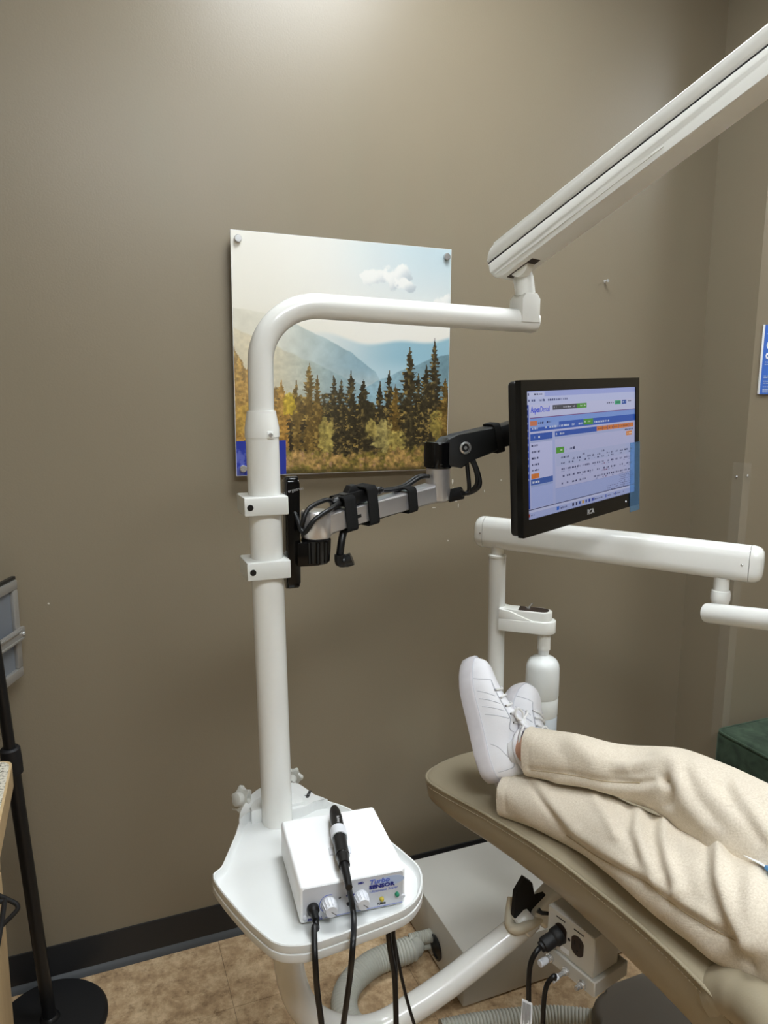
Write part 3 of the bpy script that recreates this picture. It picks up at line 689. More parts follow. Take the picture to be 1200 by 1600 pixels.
# ================================================================== monitor arm
arm_root = pl(455, 835)
ma = thing('monitor_mount', arm_root, 'black and silver jointed monitor arm clamped to the white post', 'monitor mount')
pat = lambda z: pb0 + pax*((z-pb0.z)/pax.z)
for (cx, cy) in ((405, 787), (410, 885)):
    c = pl(cx, cy); q = pat(c.z)
    # two half shells around the post: front yoke and rear bar
    cpoly = [(-.040, -.036), (.032, -.036), (.034, -.028), (.034, .030), (.030, .036), (-.036, .036), (-.040, .030)]
    o = part('clamp', prism(bmesh.new(), cpoly, q - pax*.015, X_, Y_, pax, .030, bev=.002), 'clamp', ma)
    part('bolt_hole', lathe(bmesh.new(), [(.0052, 0), (.0052, .0006), (.0030, .0008)], q + V((-.031, -.0362, -.001)), -Y_, 18), 'blk', o)
# vertical track
tz0, tz1 = pl(455, 919).z, pl(450, 744).z
trx = pat((tz0+tz1)/2).x + .0345
tprof = rrect(.030, tz1-tz0, .012, 5)
part('track', prism(bmesh.new(), tprof, V((trx, PY+.002, (tz0+tz1)/2)), Y_, Z_, X_, .022, bev=.003), 'blkgloss', ma)
part('track_logo', text_bm('ergotron', .0075, V((trx+.0155, PY-.0132, tz1-.024)), nz(V((1, 0, .18))), nz(V((-.18, 0, 1))), -Y_, .0002, 'CENTER'), 'logo', ma)
jb = pl(489, 843)                                  # base joint
jz = pl(489, 838).z; jx, jy = at(489, 838, 1.265).x, PY-.005
jc = V((jx, jy, jz))
br = bmesh.new()
tube(br, [V((trx+.015, jy, jz-.026)), V((jx-.012, jy, jz-.026))], [.026, .024], 6, hint=Y_)
part('bracket', prism(bmesh.new(), [(0, .018), (jx-trx-.015, .022), (jx-trx-.015, -.022), (0, -.018)], V((trx+.015, jy, jz-.047)), X_, Y_, Z_, .042, bev=.003), 'blkgloss', ma); br.free()
part('base_joint', lathe(bmesh.new(), [(.020, -.046), (.024, -.042), (.0255, -.022), (.0262, -.004), (.0245, -.002)], jc, Z_, 32), 'blkgloss', ma)
for a in (-2.3, -1.7, -1.1):
    part('joint_rib', tube(bmesh.new(), [jc + V((.0245*math.cos(a), .0245*math.sin(a), -.042)), jc + V((.0258*math.cos(a), .0258*math.sin(a), -.006))], .0035, 8), 'blkgloss', ma)
# silver extension
E0 = jc + V((0, 0, .020)); E1 = at(684, 766, 1.425)
ed = nz(V((E1-E0))); es = nz(ed.cross(Z_)); eu = es.cross(ed)
part('silver_joint', lathe(bmesh.new(), [(.0245, -.021), (.0262, -.018), (.0262, .022), (.0240, .026), (.014, .027)], E0, Z_, 36), 'alu', ma)
EL = (E1-E0).length
prf = [(.016, -.020), (.060, -.014), (EL-.02, -.019), (EL-.02, .017), (.060, .016), (.016, .021)]
part('extension', prism(bmesh.new(), prf, E0 - es*.019, ed, eu, es, .038, bev=.005, seg=3), 'alu', ma)
part('extension_slot', box(bmesh.new(), E0 + ed*.074 + es*(.0192 if es.y < 0 else -.0192) + eu*.0, (.022, .0012, .006), (ed, es, eu)), 'blk', ma)
part('cable_channel', box(bmesh.new(), E0 + ed*(EL*.52) - eu*.0155, (EL*.74, .028, .006), (ed, es, eu), bev=.002), 'blkmatte', ma)
part('elbow_joint', lathe(bmesh.new(), [(.018, -.022), (.0235, -.018), (.0245, -.006), (.0240, .026), (.0232, .044)], E1, Z_, 36), 'alu', ma)
K = E1 + V((0, 0, .045))
part('elbow_cap', prism(bmesh.new(), rrect(.050, .050, .016, 5), K + V((0, 0, 0)), nz(V((ed.x, ed.y, 0))), nz(Z_.cross(V((ed.x, ed.y, 0)))), Z_, .050, bev=.004, seg=3), 'blkgloss', ma)
screw(ma, K + V((-.006, -.0262, .008)), (0, -1, 0), .0022, .001)
# upper spring arm to the monitor
vesa = mc - mf*.055
U0 = K + V((.010, 0, .030)); U1 = vesa - mf*.055 - me_*.02 + mu*.048
ud = nz(U1-U0); us = nz(ud.cross(Z_)); uu = us.cross(ud); UL = (U1-U0).length
nr = 1 if us.y < 0 else -1                       # which side faces the camera
part('spring_head', prism(bmesh.new(), [(-.012, -.022), (.024, -.038), (.050, -.024), (.115, -.024), (.115, .025), (.03, .024), (.008, .028), (-.012, .016)], U0 - us*.022, ud, uu, us, .044, bev=.004, seg=2), 'grey_arm', ma)
part('pivot_bolt', lathe(bmesh.new(), [(.012, 0), (.012, .003), (.0085, .004), (.0075, .001), (.004, .001), (.0035, .003)], U0 + ud*.038 + us*nr*.022, us*nr, 24), 'steel', ma)
part('pivot_face', lathe(bmesh.new(), [(.0155, -.001), (.0155, .0014)], U0 + ud*.038 + us*nr*.022, us*nr, 24), 'grey_arm', ma)
part('spring_tube', prism(bmesh.new(), [(.10, -.021), (UL-.005, -.023), (UL-.005, .023), (.10, .022)], U0 - us*.021, ud, uu, us, .042, bev=.005, seg=2), 'grey_arm', ma)
part('tilt_head', box(bmesh.new(), (U1 + vesa)/2 + mf*.005, (.05, .075, (vesa-U1).length*.95), (me_, mu, mf), bev=.008, seg=3), 'blkmatte', ma)
part('tilt_disc', lathe(bmesh.new(), [(.060, 0), (.062, .003), (.062, .010), (.058, .014)], vesa - mf*.012, mf, 40), 'blkmatte', ma)
def strap(c, d, s, u, hw, hh, wd, name='strap'):
    """hook and loop band round a bar"""
    bm = bmesh.new(); outer = rrect(2*hw+.006, 2*hh+.006, .008, 4); inner = rrect(2*hw, 2*hh, .006, 4)
    R = [[bm.verts.new(c + s*p[0] + u*p[1] + d*k) for (p, k) in ((o_, -wd/2), (o_, wd/2), (i_, wd/2), (i_, -wd/2))] for o_, i_ in zip(outer, inner)]
    n = len(R)
    for i in range(n):
        for k in range(4): bm.faces.new((R[i][k], R[(i+1) % n][k], R[(i+1) % n][(k+1) % 4], R[i][(k+1) % 4]))
    bmesh.ops.recalc_face_normals(bm, faces=bm.faces)
    return part(name, bm, 'velcro', ma)
strap(E0 + ed*.062 + eu*.008, ed, es, eu, .0205, .029, .024)
strap(E0 + ed*.112 + eu*.012, ed, es, eu, .021, .033, .022)
strap(E0 + ed*.208 + eu*.001, ed, es, eu, .0205, .0215, .020)
strap(U0 + ud*.112, ud, us, uu, .0235, .0265, .014)
strap(U0 + ud*(UL-.018), ud, us, uu, .0235, .0265, .028)
# power connector and cables lying on the extension
pc_ = E0 + ed*.088 + eu*.031
part('connector', box(bmesh.new(), pc_, (.060, .024, .024), (ed, es, eu), bev=.004), 'blk', ma)
part('connector_tab', prism(bmesh.new(), [(-.016, 0), (.012, 0), (.006, .012), (-.006, .012)], pc_ - ed*.004 + eu*.011 - es*.008, ed, eu, es, .016, bev=.002), 'blkmatte', ma)
part('plug', lathe(bmesh.new(), [(.010, 0), (.010, .012), (.0085, .016), (.0090, .020), (.0075, .022), (.0082, .026), (.0065, .028), (.0070, .032), (.0052, .036)], pc_ + ed*.030, ed, 18), 'blk', ma)
part('strain_relief', lathe(bmesh.new(), [(.0095, 0), (.0095, -.014), (.0060, -.020)], pc_ - ed*.030, ed, 16), 'blk', ma)
loop1 = crv([pc_ - ed*.048, E0 + ed*.025 + eu*.040 + V((0, -.004, 0)), E0 + V((-.018, -.018, .032)), E0 + V((-.030, -.024, .010)), E0 + V((-.028, -.012, -.006))], 8)
part('cable', tube(bmesh.new(), loop1, .0042, 10), 'rubber', ma)
loop2 = crv([E0 + ed*.050 + eu*.030 + V((0, -.012, 0)), E0 + V((.016, -.026, .030)), E0 + V((-.012, -.034, .016)), E0 + V((-.030, -.030, -.006)), E0 + V((-.036, -.010, .016)), E0 + V((-.044, .004, .044)), V((trx+.014, PY+.004, E0.z+.055))], 8)
part('cable', tube(bmesh.new(), loop2, .0042, 10), 'rubber', ma)
run = crv([pc_ + ed*.060, E0 + ed*.17 + eu*.026, E0 + ed*.21 + eu*.024, E0 + ed*.25 + eu*.034, E1 + V((-.026, -.014, .030))], 8)
part('cable', tube(bmesh.new(), run, .0040, 10), 'rubber', ma)
part('cable', tube(bmesh.new(), [p + es*.009*(-nr) + eu*.001 for p in run], .0034, 10), 'rubber', ma)
# plug dangling under the first strap
dg = crv([E0 + ed*.058 - eu*.022, E0 + ed*.048 - eu*.040 + V((0, -.006, 0)), E0 + ed*.040 - eu*.062 + V((0, -.008, 0))], 6)
part('cable', tube(bmesh.new(), dg, .0068, 12), 'rubber', ma)
pg = E0 + ed*.046 - eu*.075 + V((0, -.008, 0))
part('hanging_plug', tube(bmesh.new(), crv([dg[-1], dg[-1]+V((.001, 0, -.012)), pg+V((.004, -.004, 0)), pg+V((.014, -.008, .004))], 5), [.0095]*5+[.0105]*5+[.0115]*5+[.0115], 14), 'blk', ma)
# cables arching from the sleeve to the head
slv0 = E1 + V((.022, -.004, -.012)); slv1 = at(722, 770, 1.42)
part('cable_sleeve', tube(bmesh.new(), [slv0, slv1], .0125, 16), 'velcro', ma)
cl0 = at(731, 712, 1.42)
part('cable_clip', box(bmesh.new(), cl0 + V((0, 0, .008)), (.020, .016, .028), (ud, us, uu), bev=.003), 'blkmatte', ma)
for k, (dx, mx_, my_) in enumerate(((-.004, 733, 752), (.002, 745, 748), (.007, 749, 752))):
    pth = crv([slv1 - V((.006, 0, 0)) + V((0, 0, (k-1)*.004)), slv1 + V((.012, 0, -.001*k)), at(mx_, my_+8, 1.42), at(mx_-2, my_-14, 1.42), cl0 + ud*dx], 7)
    part('cable', tube(bmesh.new(), pth, .0042, 10), 'rubber', ma)
# ================================================================== tray table
TZ = .748
tr = thing('instrument_tray', (pb0.x, 1.0, TZ-.02), 'white plastic instrument tray clamped round the light post', 'tray')
opx = [(332, 1372), (372, 1424), (412, 1462), (434, 1475), (460, 1478), (497, 1472), (570, 1446), (632, 1421), (655, 1399), (661, 1376), (656, 1354), (637, 1335), (608, 1311), (575, 1283), (549, 1264), (523, 1254), (497, 1248), (470, 1246), (430, 1252), (397, 1263), (376, 1280), (367, 1304), (355, 1332), (345, 1354)]
rim = [onZ(x, y, TZ+.012) for x, y in opx]
cxy = sum((p.xy for p in rim), V((0, 0)))/len(rim)
sharp = {0}
dense = []
for i, p in enumerate(cr([tuple(p.xy) for p in rim], 4, closed=True)): dense.append(V((p[0], p[1])))
bm = bmesh.new()
def inset(pts, d):
    out = []; n = len(pts)
    for i in range(n):
        t = pts[(i+1) % n]-pts[i-1]; t.normalize(); nrm = V((-t.y, t.x))
        out.append(pts[i]+nrm*d)
    return out
area = sum(dense[i].x*dense[(i+1) % len(dense)].y-dense[(i+1) % len(dense)].x*dense[i].y for i in range(len(dense)))
sg = 1 if area > 0 else -1
rings = []
for dd, z in ((.014, TZ-.018), (.002, TZ-.017), (.0, TZ-.013), (.0, TZ-.003), (.0016, TZ-.002), (.0004, TZ+.0005), (.0004, TZ+.011), (.0016, TZ+.0125), (.0036, TZ+.0120), (.0055, TZ+.003), (.0085, TZ+.0003)):
    rings.append([bm.verts.new((p.x, p.y, z)) for p in inset(dense, dd*sg)])
for a, b in zip(rings, rings[1:]):
    for i in range(len(a)): bm.faces.new((a[i], a[(i+1) % len(a)], b[(i+1) % len(a)], b[i]))
bm.faces.new(list(reversed(rings[0]))); bm.faces.new(rings[-1])
bmesh.ops.recalc_face_normals(bm, faces=bm.faces)
part('tray', bm, 'traywhite', tr)
# raised apron round the post with a wavy front lip
ap = [(374, 1281), (388, 1268), (408, 1263), (440, 1266), (470, 1262), (496, 1250), (512, 1248), (497, 1244.5), (478, 1232), (467, 1225), (452, 1222), (418, 1226), (398, 1236), (384, 1254), (376, 1268)]
apw = [onZ(x, y, TZ+.020) for x, y in ap]
apoly = [(p[0], p[1]) for p in cr([tuple(p.xy) for p in apw], 3, closed=True)]
part('apron', prism(bmesh.new(), apoly, V((0, 0, TZ-.010)), X_, Y_, Z_, .030, bev=.002), 'traywhite', tr)
lg = onZ(487, 1243, TZ+.0205)
part('logo', text_bm('elme', .013, lg + V((-.008, -.006, 0)), nz(V((.5, .86, 0))), nz(V((-.86, .5, 0))), Z_, .0003, bold=.0003), 'ink', tr)
# rear half of the clamp and its star knobs
ck = V((pat(TZ).x, PY, TZ+.008))
rc = [(-.045, .004), (-.046, .018), (-.034, .040), (-.012, .052), (.016, .052), (.038, .040), (.050, .018), (.050, .004)]
part('rear_clamp', prism(bmesh.new(), rc, ck - Z_*.016, nz(V((.98, -.05, 0))), nz(V((.05, .98, 0))), Z_, .034, bev=.003), 'traywhite', tr)
def star_knob(c, axd, r):
    axd = nz(axd); a, b = frame(axd); n = 60
    poly = [((r*(1+.22*math.cos(6*t)))*math.cos(t), (r*(1+.22*math.cos(6*t)))*math.sin(t)) for t in [k*2*PI/n for k in range(n)]]
    k_ = part('star_knob', prism(bmesh.new(), poly, c, a, b, axd, .010, bev=.002), 'knob', tr)
    pol2 = [((r*.83*(1+.15*math.cos(6*t)))*math.cos(t), (r*.83*(1+.15*math.cos(6*t)))*math.sin(t)) for t in [k*2*PI/n for k in range(n)]]
    part('knob_boss', lathe(bmesh.new(), [(r*.42, -.02), (r*.55, 0), (r*.62, .0145), (r*.5, .019), (r*.2, .021)], c, axd, 24), 'knob', k_)
    part('knob_stem', lathe(bmesh.new(), [(.008, -.03), (.008, 0)], c, axd, 14), 'steel', k_)
star_knob(onZ(381, 1250, TZ+.014), V((-.72, -.35, .35)), .0215)
star_knob(onZ(456, 1217, TZ+.014), V((.35, .9, .1)), .018)

# ================================================================== ultrasonic scaler on the tray
s0 = onZ(469, 1446, TZ+.004); s1 = onZ(633, 1412, TZ+.004)
sxd = nz(V(((s1-s0).x, (s1-s0).y, 0))); syd = Z_.cross(sxd)           # right, back
SW = (s1-s0).length; SD = .172; SH = .060; zb = TZ+.004
sb_ = thing('ultrasonic_scaler', s0 + sxd*SW/2 + syd*SD/2 - Z_*.004, 'white ultrasonic scaler box with two dials standing on the tray', 'dental scaler')
scn = s0 + sxd*SW/2 + syd*SD/2; scn.z = zb+SH/2
part('case', box(bmesh.new(), scn, (SW, SD, SH), (sxd, syd, Z_), bev=.005, seg=3), 'scaler', sb_)
fpn = s0 + sxd*SW/2; fpn.z = zb+SH/2
fz = lambda x, z, d=0.: V((s0.x, s0.y, zb)) + sxd*(x*SW) + Z_*(z*SH) - syd*d      # front panel coordinates, d out of the panel
fp = part('front_panel', prism(bmesh.new(), rrect(SW-.008, SH-.008, .004, 3), fpn + syd*.001, sxd, Z_, -syd, .0016), 'panelgrey', sb_)
for dx in (.05, .95):
    for dy in (.1, .9):
        q = s0 + sxd*(SW*dx) + syd*(SD*dy); part('rubber_foot', lathe(bmesh.new(), [(.006, -.004), (.006, .001)], V((q.x, q.y, zb)), Z_, 12), 'blk', sb_)
part('lettering', text_bm('Turbo', .0098, fz(.645, .735, .0012), sxd, Z_, -syd, .0003, shear=.2, bold=.0004, width=1.25), 'inkblue2', fp)
part('lettering', text_bm('SENSOR', .0082, fz(.645, .605, .0013), sxd, Z_, -syd, .0003, bold=.0004, width=1.3), 'inkblue', fp)
part('lettering', text_bm('Ultrasonic Scaler', .0056, fz(.645, .50, .0012), sxd, Z_, -syd, .0002, shear=.2, width=1.15), 'inkblue2', fp)
part('lettering', text_bm('TURBO', .0040, fz(.765, .135, .0012), sxd, Z_, -syd, .0002, 'CENTER', bold=.0002), 'ink', fp)
part('lettering', text_bm('PARKELL', .0056, fz(.065, .075, .0012), sxd, Z_, -syd, .0002, shear=.15, bold=.0002), 'inkblue', fp)
part('lettering', text_bm('MED', .0042, fz(.565, .80, .0012), sxd, Z_, -syd, .0002, 'CENTER', bold=.0002), 'inkblue', fp)
part('lettering', text_bm('POWER', .0038, fz(.425, .53, .0012), sxd, Z_, -syd, .0002, bold=.0001), 'inkblue', fp)
part('lettering', text_bm('+', .0065, fz(.355, .50, .0012), sxd, Z_, -syd, .0002, bold=.0003), 'ink', fp)
el = [(.020*math.cos(a), .0075*math.sin(a)) for a in [k*2*PI/28 for k in range(28)]]
part('badge_swoosh', prism(bmesh.new(), el, fz(.86, .74, .0006), sxd, Z_, -syd, .0003), 'paleblue', fp)
part('underline', prism(bmesh.new(), [(0, 0), (.74*SW, 0), (.74*SW, .0007), (0, .0007)], fz(.23, .075, .0006), sxd, Z_, -syd, .0004), 'inkblue2', fp)
def dial(x, z, r):
    c = fz(x, z, .0006)
    o = part('dial', lathe(bmesh.new(), [(r*1.0, 0), (r*.98, .006), (r*.86, .018), (r*.78, .0195)], c, -syd, 28), 'kwhite', sb_)
    for k in range(14):
        a = 2*PI*k/14; dv = sxd*math.cos(a) + Z_*math.sin(a)
        tube_b = tube(bmesh.new(), [c + dv*r*.985 - syd*.002, c + dv*r*.86 - syd*.0175], .0009, 6); part('dial_rib', tube_b, 'kwhite', o)
    part('pointer', box(bmesh.new(), c - syd*.0197 + sxd*r*.3 - Z_*r*.25, (r*.9, .0004, .0008), (nz(sxd*.7-Z_*.6), syd, nz(sxd*.6+Z_*.7))), 'ink', o)
dial(.265, .44, .0108); dial(.562, .46, .0108)
part('dial_scale', tube(bmesh.new(), [fz(.265, .44, .0008) + sxd*(.0138*math.cos(a)) + Z_*(.0138*math.sin(a)) for a in np.linspace(1.2, 4.0, 14)], .0005, 6), 'inkblue2', fp)
for x, z, m_, nm in ((.765, .29, 'amber', 'amber_lamp'), (.915, .335, 'green', 'green_lamp')):
    part(nm, lathe(bmesh.new(), [(.0034, 0), (.0034, .002), (.0026, .0045), (.0012, .0055)], fz(x, z, .0006), -syd, 16), m_, sb_)
for x, z in ((.045, .20), (.975, .24)): screw(sb_, fz(x, z, .0006), -syd, .0034, .002, 'kwhite')
part('jack_button', lathe(bmesh.new(), [(.0026, 0), (.002, .0025)], fz(.445, .33, .0006), -syd, 12), 'ink', sb_)
# clip on the lid that holds the handpiece
hpA, hpB = onZ(522, 1262, zb+SH+.017), onZ(538, 1352, zb+SH+.017)      # tip, cord end
hd_ = nz(hpB-hpA); hs = nz(Z_.cross(hd_)); HL = (hpB-hpA).length
clip = hpA + hd_*(HL*.50)
cp = part('clip_base', box(bmesh.new(), V((clip.x, clip.y, zb+SH+.001)) + hd_*.017, (.018, .034, .0025), (hd_, hs, Z_), bev=.0008), 'kwhite', sb_)
cring = [clip + hs*(.0112*math.cos(a)) + Z_*(.0112*math.sin(a)) for a in np.linspace(-.9, PI+.9, 22)]
bm = bmesh.new(); prev = None
for p in cring:
    dirp = nz(p-clip); cur = [bm.verts.new(p + dirp*r_ + hd_*k_) for r_, k_ in ((0, -.011), (.0016, -.011), (.0016, .011), (0, .011))]
    if prev:
        for k in range(4): bm.faces.new((prev[k], prev[(k+1) % 4], cur[(k+1) % 4], cur[k]))
    else: bm.faces.new(cur)
    prev = cur
bm.faces.new(prev); bmesh.ops.recalc_face_normals(bm, faces=bm.faces)
part('clip', bm, 'kwhite', cp)
# handpiece with its cord
hp = thing('scaler_handpiece', V((clip.x, clip.y, zb+SH)), 'black scaler handpiece clipped on the lid of the white box', 'handpiece')
part('barrel', lathe(bmesh.new(), [(.0035, 0), (.0062, .002), (.0085, .012), (.0102, .030), (.0106, HL*.45), (.0104, HL*.85), (.0092, HL*.92), (.0086, HL)], hpA, hd_, 28), 'blk', hp)
part('ring', lathe(bmesh.new(), [(.0106, HL*.84), (.0108, HL*.845), (.0108, HL*.86), (.0104, HL*.865)], hpA, hd_, 28), 'blkgloss', hp)
part('lettering', text_bm('parkell', .0062, hpA + hd_*(.058) + Z_*.0104 - hs*.0, -hd_, hs, Z_, .0002, bold=.0001), 'logo', hp)
e0 = onZ(537.5, 1350, zb+SH+.017); e1 = onZ(545.5, 1387, zb+SH+.012)
part('strain_relief', tube(bmesh.new(), [e0, e1], [.0068, .0050], 16), 'rubber', hp)
cd_ = [e1, onY(550, 1412, s0.y-.018), onY(553, 1440, s0.y-.034), onY(551, 1480, .842), onY(547, 1525, .848), onY(541, 1570, .855), onY(534, 1625, .87), onY(528, 1720, .87), onY(525, 1900, .87), onZ(530, 1900, .03), onZ(640, 1850, .006)]
cd_[0] = e0*.3+e1*.7
part('cord', tube(bmesh.new(), crv(cd_, 7), .0042, 12), 'rubber', hp)
# plugged cable on the left of the front panel
sk = fz(.115, .42, .0006)
pcord = thing('scaler_cable', sk, 'black cable plugged into the front of the scaler box', 'cable')
part('plug', lathe(bmesh.new(), [(.0085, 0), (.0092, .003), (.0088, .008), (.0058, .011), (.0052, .024)], sk, -syd - Z_*.12, 20), 'rubber', pcord)
q0 = sk - syd*.016 - Z_*.002
cpts = [q0, sk - syd*.028 - Z_*.012, onY(491, 1450, .876), onY(492.5, 1500, .848), onY(496, 1550, .850), onY(503, 1610, .855), onY(508, 1720, s0.y-.035), onY(512, 1900, s0.y-.03), onZ(520, 1950, .03), onZ(600, 1900, .006)]
part('cable', tube(bmesh.new(), crv(cpts, 7), .0043, 12), 'rubber', pcord)
# three thin cords hanging behind the tray
for k, (pts, r_) in enumerate(((((604, 1443), (609, 1480), (616, 1520), (618, 1560), (619, 1620), (619, 1750)), .0046), (((613, 1443), (615, 1480), (618, 1520), (618.5, 1560), (619.5, 1620), (620, 1750)), .0040), (((609, 1443), (622, 1500), (634, 1555), (650, 1610), (676, 1700)), .0028))):
    yb = s0.y + .055 + .012*k
    solo('hanging_cord', tube(bmesh.new(), crv([onY(x, y, yb) + (V((0, 0, .022)) if i == 0 else V((0, 0, 0))) for i, (x, y) in enumerate(pts)], 7), r_, 10), 'rubber', (.38, yb, .3),
         ('thick black cord hanging below the tray', 'black cord beside the thick one hanging below the tray', 'thinnest black cord slanting right below the tray')[k], 'cord', 'cords hanging below the tray')

# ================================================================== white utility box on the floor
X0b, Y0b, Y1b, Zb = .786, 1.392, 1.775, .152
fb_ = thing('utility_box', (X0b+.25, 1.58, 0), 'low white steel utility box on the floor by the wall', 'utility box')
part('cover', bx(X0b, X0b+.52, Y0b, Y1b, .004, Zb, bev=.004, seg=2), 'floorbox', fb_)
for y in (1.44, 1.50, 1.56): screw(fb_, (X0b-.0002, y, .018), (-1, 0, 0), .003, .0015)
hp_ = onX(682, 1474, X0b)
part('grommet', lathe(bmesh.new(), [(.031, 0), (.033, .003), (.028, .004), (.026, .001)], V((X0b, hp_.y, .055)), -X_, 28), 'blk', fb_)
def hose(name, pts, r, lab, nper, parent=None, pitch=.0085):
    path = crv(pts, 30); L = sum((path[i+1]-path[i]).length for i in range(len(path)-1)); n = int(L/pitch*4)
    cum = [0.]
    for i in range(len(path)-1): cum.append(cum[-1]+(path[i+1]-path[i]).length)
    P = []; R = []; j = 0
    for k in range(n+1):
        s = L*k/n
        while j < len(cum)-2 and cum[j+1] < s: j += 1
        f = (s-cum[j])/max(1e-9, cum[j+1]-cum[j]); P.append(path[j].lerp(path[j+1], f)); R.append(r*(1.0, .97, .88, .97)[k % 4])
    bm = tube(bmesh.new(), P, R, 24, hint=Z_)
    if parent: return part(name, bm, 'hose', parent, ang=75)
    return solo(name, bm, 'hose', tuple(pts[0][:2])+(0,), lab, 'hose', ang=75)
HZ = .038
hz = lambda x, y, z=HZ: onZ(x, y, z)
hpts = [V((X0b-.055, 1.585, .050)), hz(640, 1483, .045), hz(585, 1504), hz(548, 1537), hz(538, 1575), hz(560, 1612), hz(640, 1640), hz(760, 1660)]
h1 = hose('vacuum_hose', hpts, .033, 'fat grey corrugated hose curling out of the utility box', 0)
ih = [V((X0b+.01, 1.575, .066)), V((X0b-.06, 1.585, .060))]
hose('inner_hose', ih, .018, None, 0, h1, .006)
part('inner_tube', tube(bmesh.new(), [V((X0b+.01, 1.575, .034)), V((X0b-.06, 1.585, .036))], .009, 12), 'hose', h1)
h2p = [onZ(690, 1612, .028), onZ(740, 1602, .028), onZ(800, 1594, .028), onZ(870, 1590, .03), onZ(960, 1600, .05)]
hose('suction_hose', h2p, .026, 'second grey corrugated hose lying on the floor under the chair', 0)

# ================================================================== delivery unit: post, arm, bottle bracket
DX, DY = .955, 1.57
du = thing('delivery_post', (DX, DY, .50), 'slim white delivery post behind the footrest with a thick swing arm', 'delivery post')
ptop_z = onY(777, 868, DY).z
part('post', tube(bmesh.new(), crv([V((1.13, .80, .515)), V((1.10, 1.10, .515)), V((1.02, 1.40, .515)), V((DX+.025, DY-.045, .520)), V((DX+.008, DY-.008, .545)), V((DX+.006, DY, .60)), V((DX+.004, DY, .72)), V((DX-.003, DY, ptop_z))], 8), .0215, 30), 'white', du)
part('post_collar', lathe(bmesh.new(), [(.0215, 0), (.0225, .001), (.0225, .006), (.0165, .008), (.0160, .05)], V((DX-.003, DY, ptop_z-.004)), Z_, 30), 'white', du)
a0 = at(763, 831, 1.862); a1 = at(1166, 880, 1.555); dd = nz(a1-a0); ds = nz(dd.cross(Z_)); dn = ds.cross(dd); AL = (a1-a0).length
sec = rrect(.056, .080, .026, 8)
part('swing_arm', prism(bmesh.new(), sec, a0 - dd*.005, ds, dn, dd, AL+.012, bev=.0), 'white', du)
def cap_end(c, d, nm='arm_cap'):
    bm = bmesh.new(); prev = None
    for f, k in ((1, 0), (1, .006), (.97, .013), (.88, .020), (.7, .0245), (.4, .026)):
        cur = [bm.verts.new(c + ds*(p[0]*(f if f > .5 else f)) + dn*(p[1]*f) + d*k) for p in sec]
        if prev:
            for i in range(len(cur)): bm.faces.new((prev[i], prev[(i+1) % len(cur)], cur[(i+1) % len(cur)], cur[i]))
        else: bm.faces.new(cur)
        prev = cur
    bm.faces.new(prev); bmesh.ops.recalc_face_normals(bm, faces=bm.faces)
    return part(nm, bm, 'white', du)
c1 = cap_end(a0 - dd*.0062, -dd); c2 = cap_end(a1 + dd*.0082, dd)
nrm = ds if ds.y < 0 else -ds
screw(c1, a0 - dd*.011 + nrm*.0282, nrm, .0028, .001); screw(c2, a1 + dd*.0 - dd*.006 + nrm*.0282, nrm, .0028, .001)
n2 = at(1127, 925, 1.552)
n2 = V((a1.x, a1.y, 0)) - dd*.045; n2.z = a1.z - .04
part('arm_neck', lathe(bmesh.new(), [(.0165, .004), (.0165, -.026), (.0190, -.027), (.0205, -.033), (.0205, -.046), (.0165, -.062), (.0090, -.076)], n2, Z_, 30), 'white', du)
fb0 = at(1108, 958, 1.545); fb1 = at(1200, 968.5, 1.43); fdd = nz(fb1-fb0)
fpts = [fb0 - fdd*.010, fb0 - fdd*.006, fb0, fb0 + fdd*.5, fb0 + fdd*.504]
part('forearm', tube(bmesh.new(), fpts, [.016, .0205, .0215, .0215, .016], 30), 'white', du)
# bottle bracket
bk0 = V((DX+.004, DY-.012, 0)); bkt = at(851, 975, 1.835); bd = nz(V((bkt.x-bk0.x, bkt.y-bk0.y, 0))); bs = Z_.cross(bd)
bz1, bz0 = at(830, 954, 1.83).z, at(830, 995, 1.80).z
BLn = (bkt.xy-bk0.xy).length
def stad(l, wd, r, n=6): 
    return [(0, -wd/2), (l-r, -wd/2)] + [(l-r+r*math.sin(a), -wd/2+r-r*math.cos(a)) for a in [k*PI/2/n for k in range(1, n+1)]] + [(l-r+r*math.cos(a), wd/2-r+r*math.sin(a)) for a in [k*PI/2/n for k in range(1, n+1)]] + [(0, wd/2)]
br_ = part('bracket_body', prism(bmesh.new(), stad(BLn+.028, .058, .028), V((bk0.x, bk0.y, bz0)), bd, bs, Z_, (bz1-bz0)*.58, bev=.003), 'white_satin', du)
wedge = [(0, 0), (.006, 0), (BLn+.020, 0), (BLn+.020, bz1-bz0-.004 - (bz1-bz0)*.3), (BLn*.75, bz1-bz0-(bz1-bz0)*.58), (0, bz1-bz0-(bz1-bz0)*.58+.002)]
part('bracket_cap', prism(bmesh.new(), stad(BLn+.018, .046, .022), V((bk0.x, bk0.y, bz0 + (bz1-bz0)*.56)), bd, bs, Z_, (bz1-bz0)*.44, bev=.003), 'white_satin', br_)
tw = [(0, 0), (0, .026), (.030, .022), (BLn*.62, .006), (BLn*.8, 0)]
part('bracket_flare', prism(bmesh.new(), tw, V((bk0.x, bk0.y, bz0 + (bz1-bz0)*.56)) - bs*.0285, bd, Z_, bs, .057, bev=.002), 'white_satin', br_)
part('top_plate', prism(bmesh.new(), stad(BLn*.66, .036, .016), V((bk0.x, bk0.y, bz1-.0005)) + bd*(BLn*.42), bd, bs, Z_, .0015), 'brownhole', br_)
tg = V((bk0.x, bk0.y, bz1)) + bd*(BLn*.62)
part('toggle_nut', lathe(bmesh.new(), [(.005, .001), (.005, .005)], tg, Z_, 14), 'steel', br_)
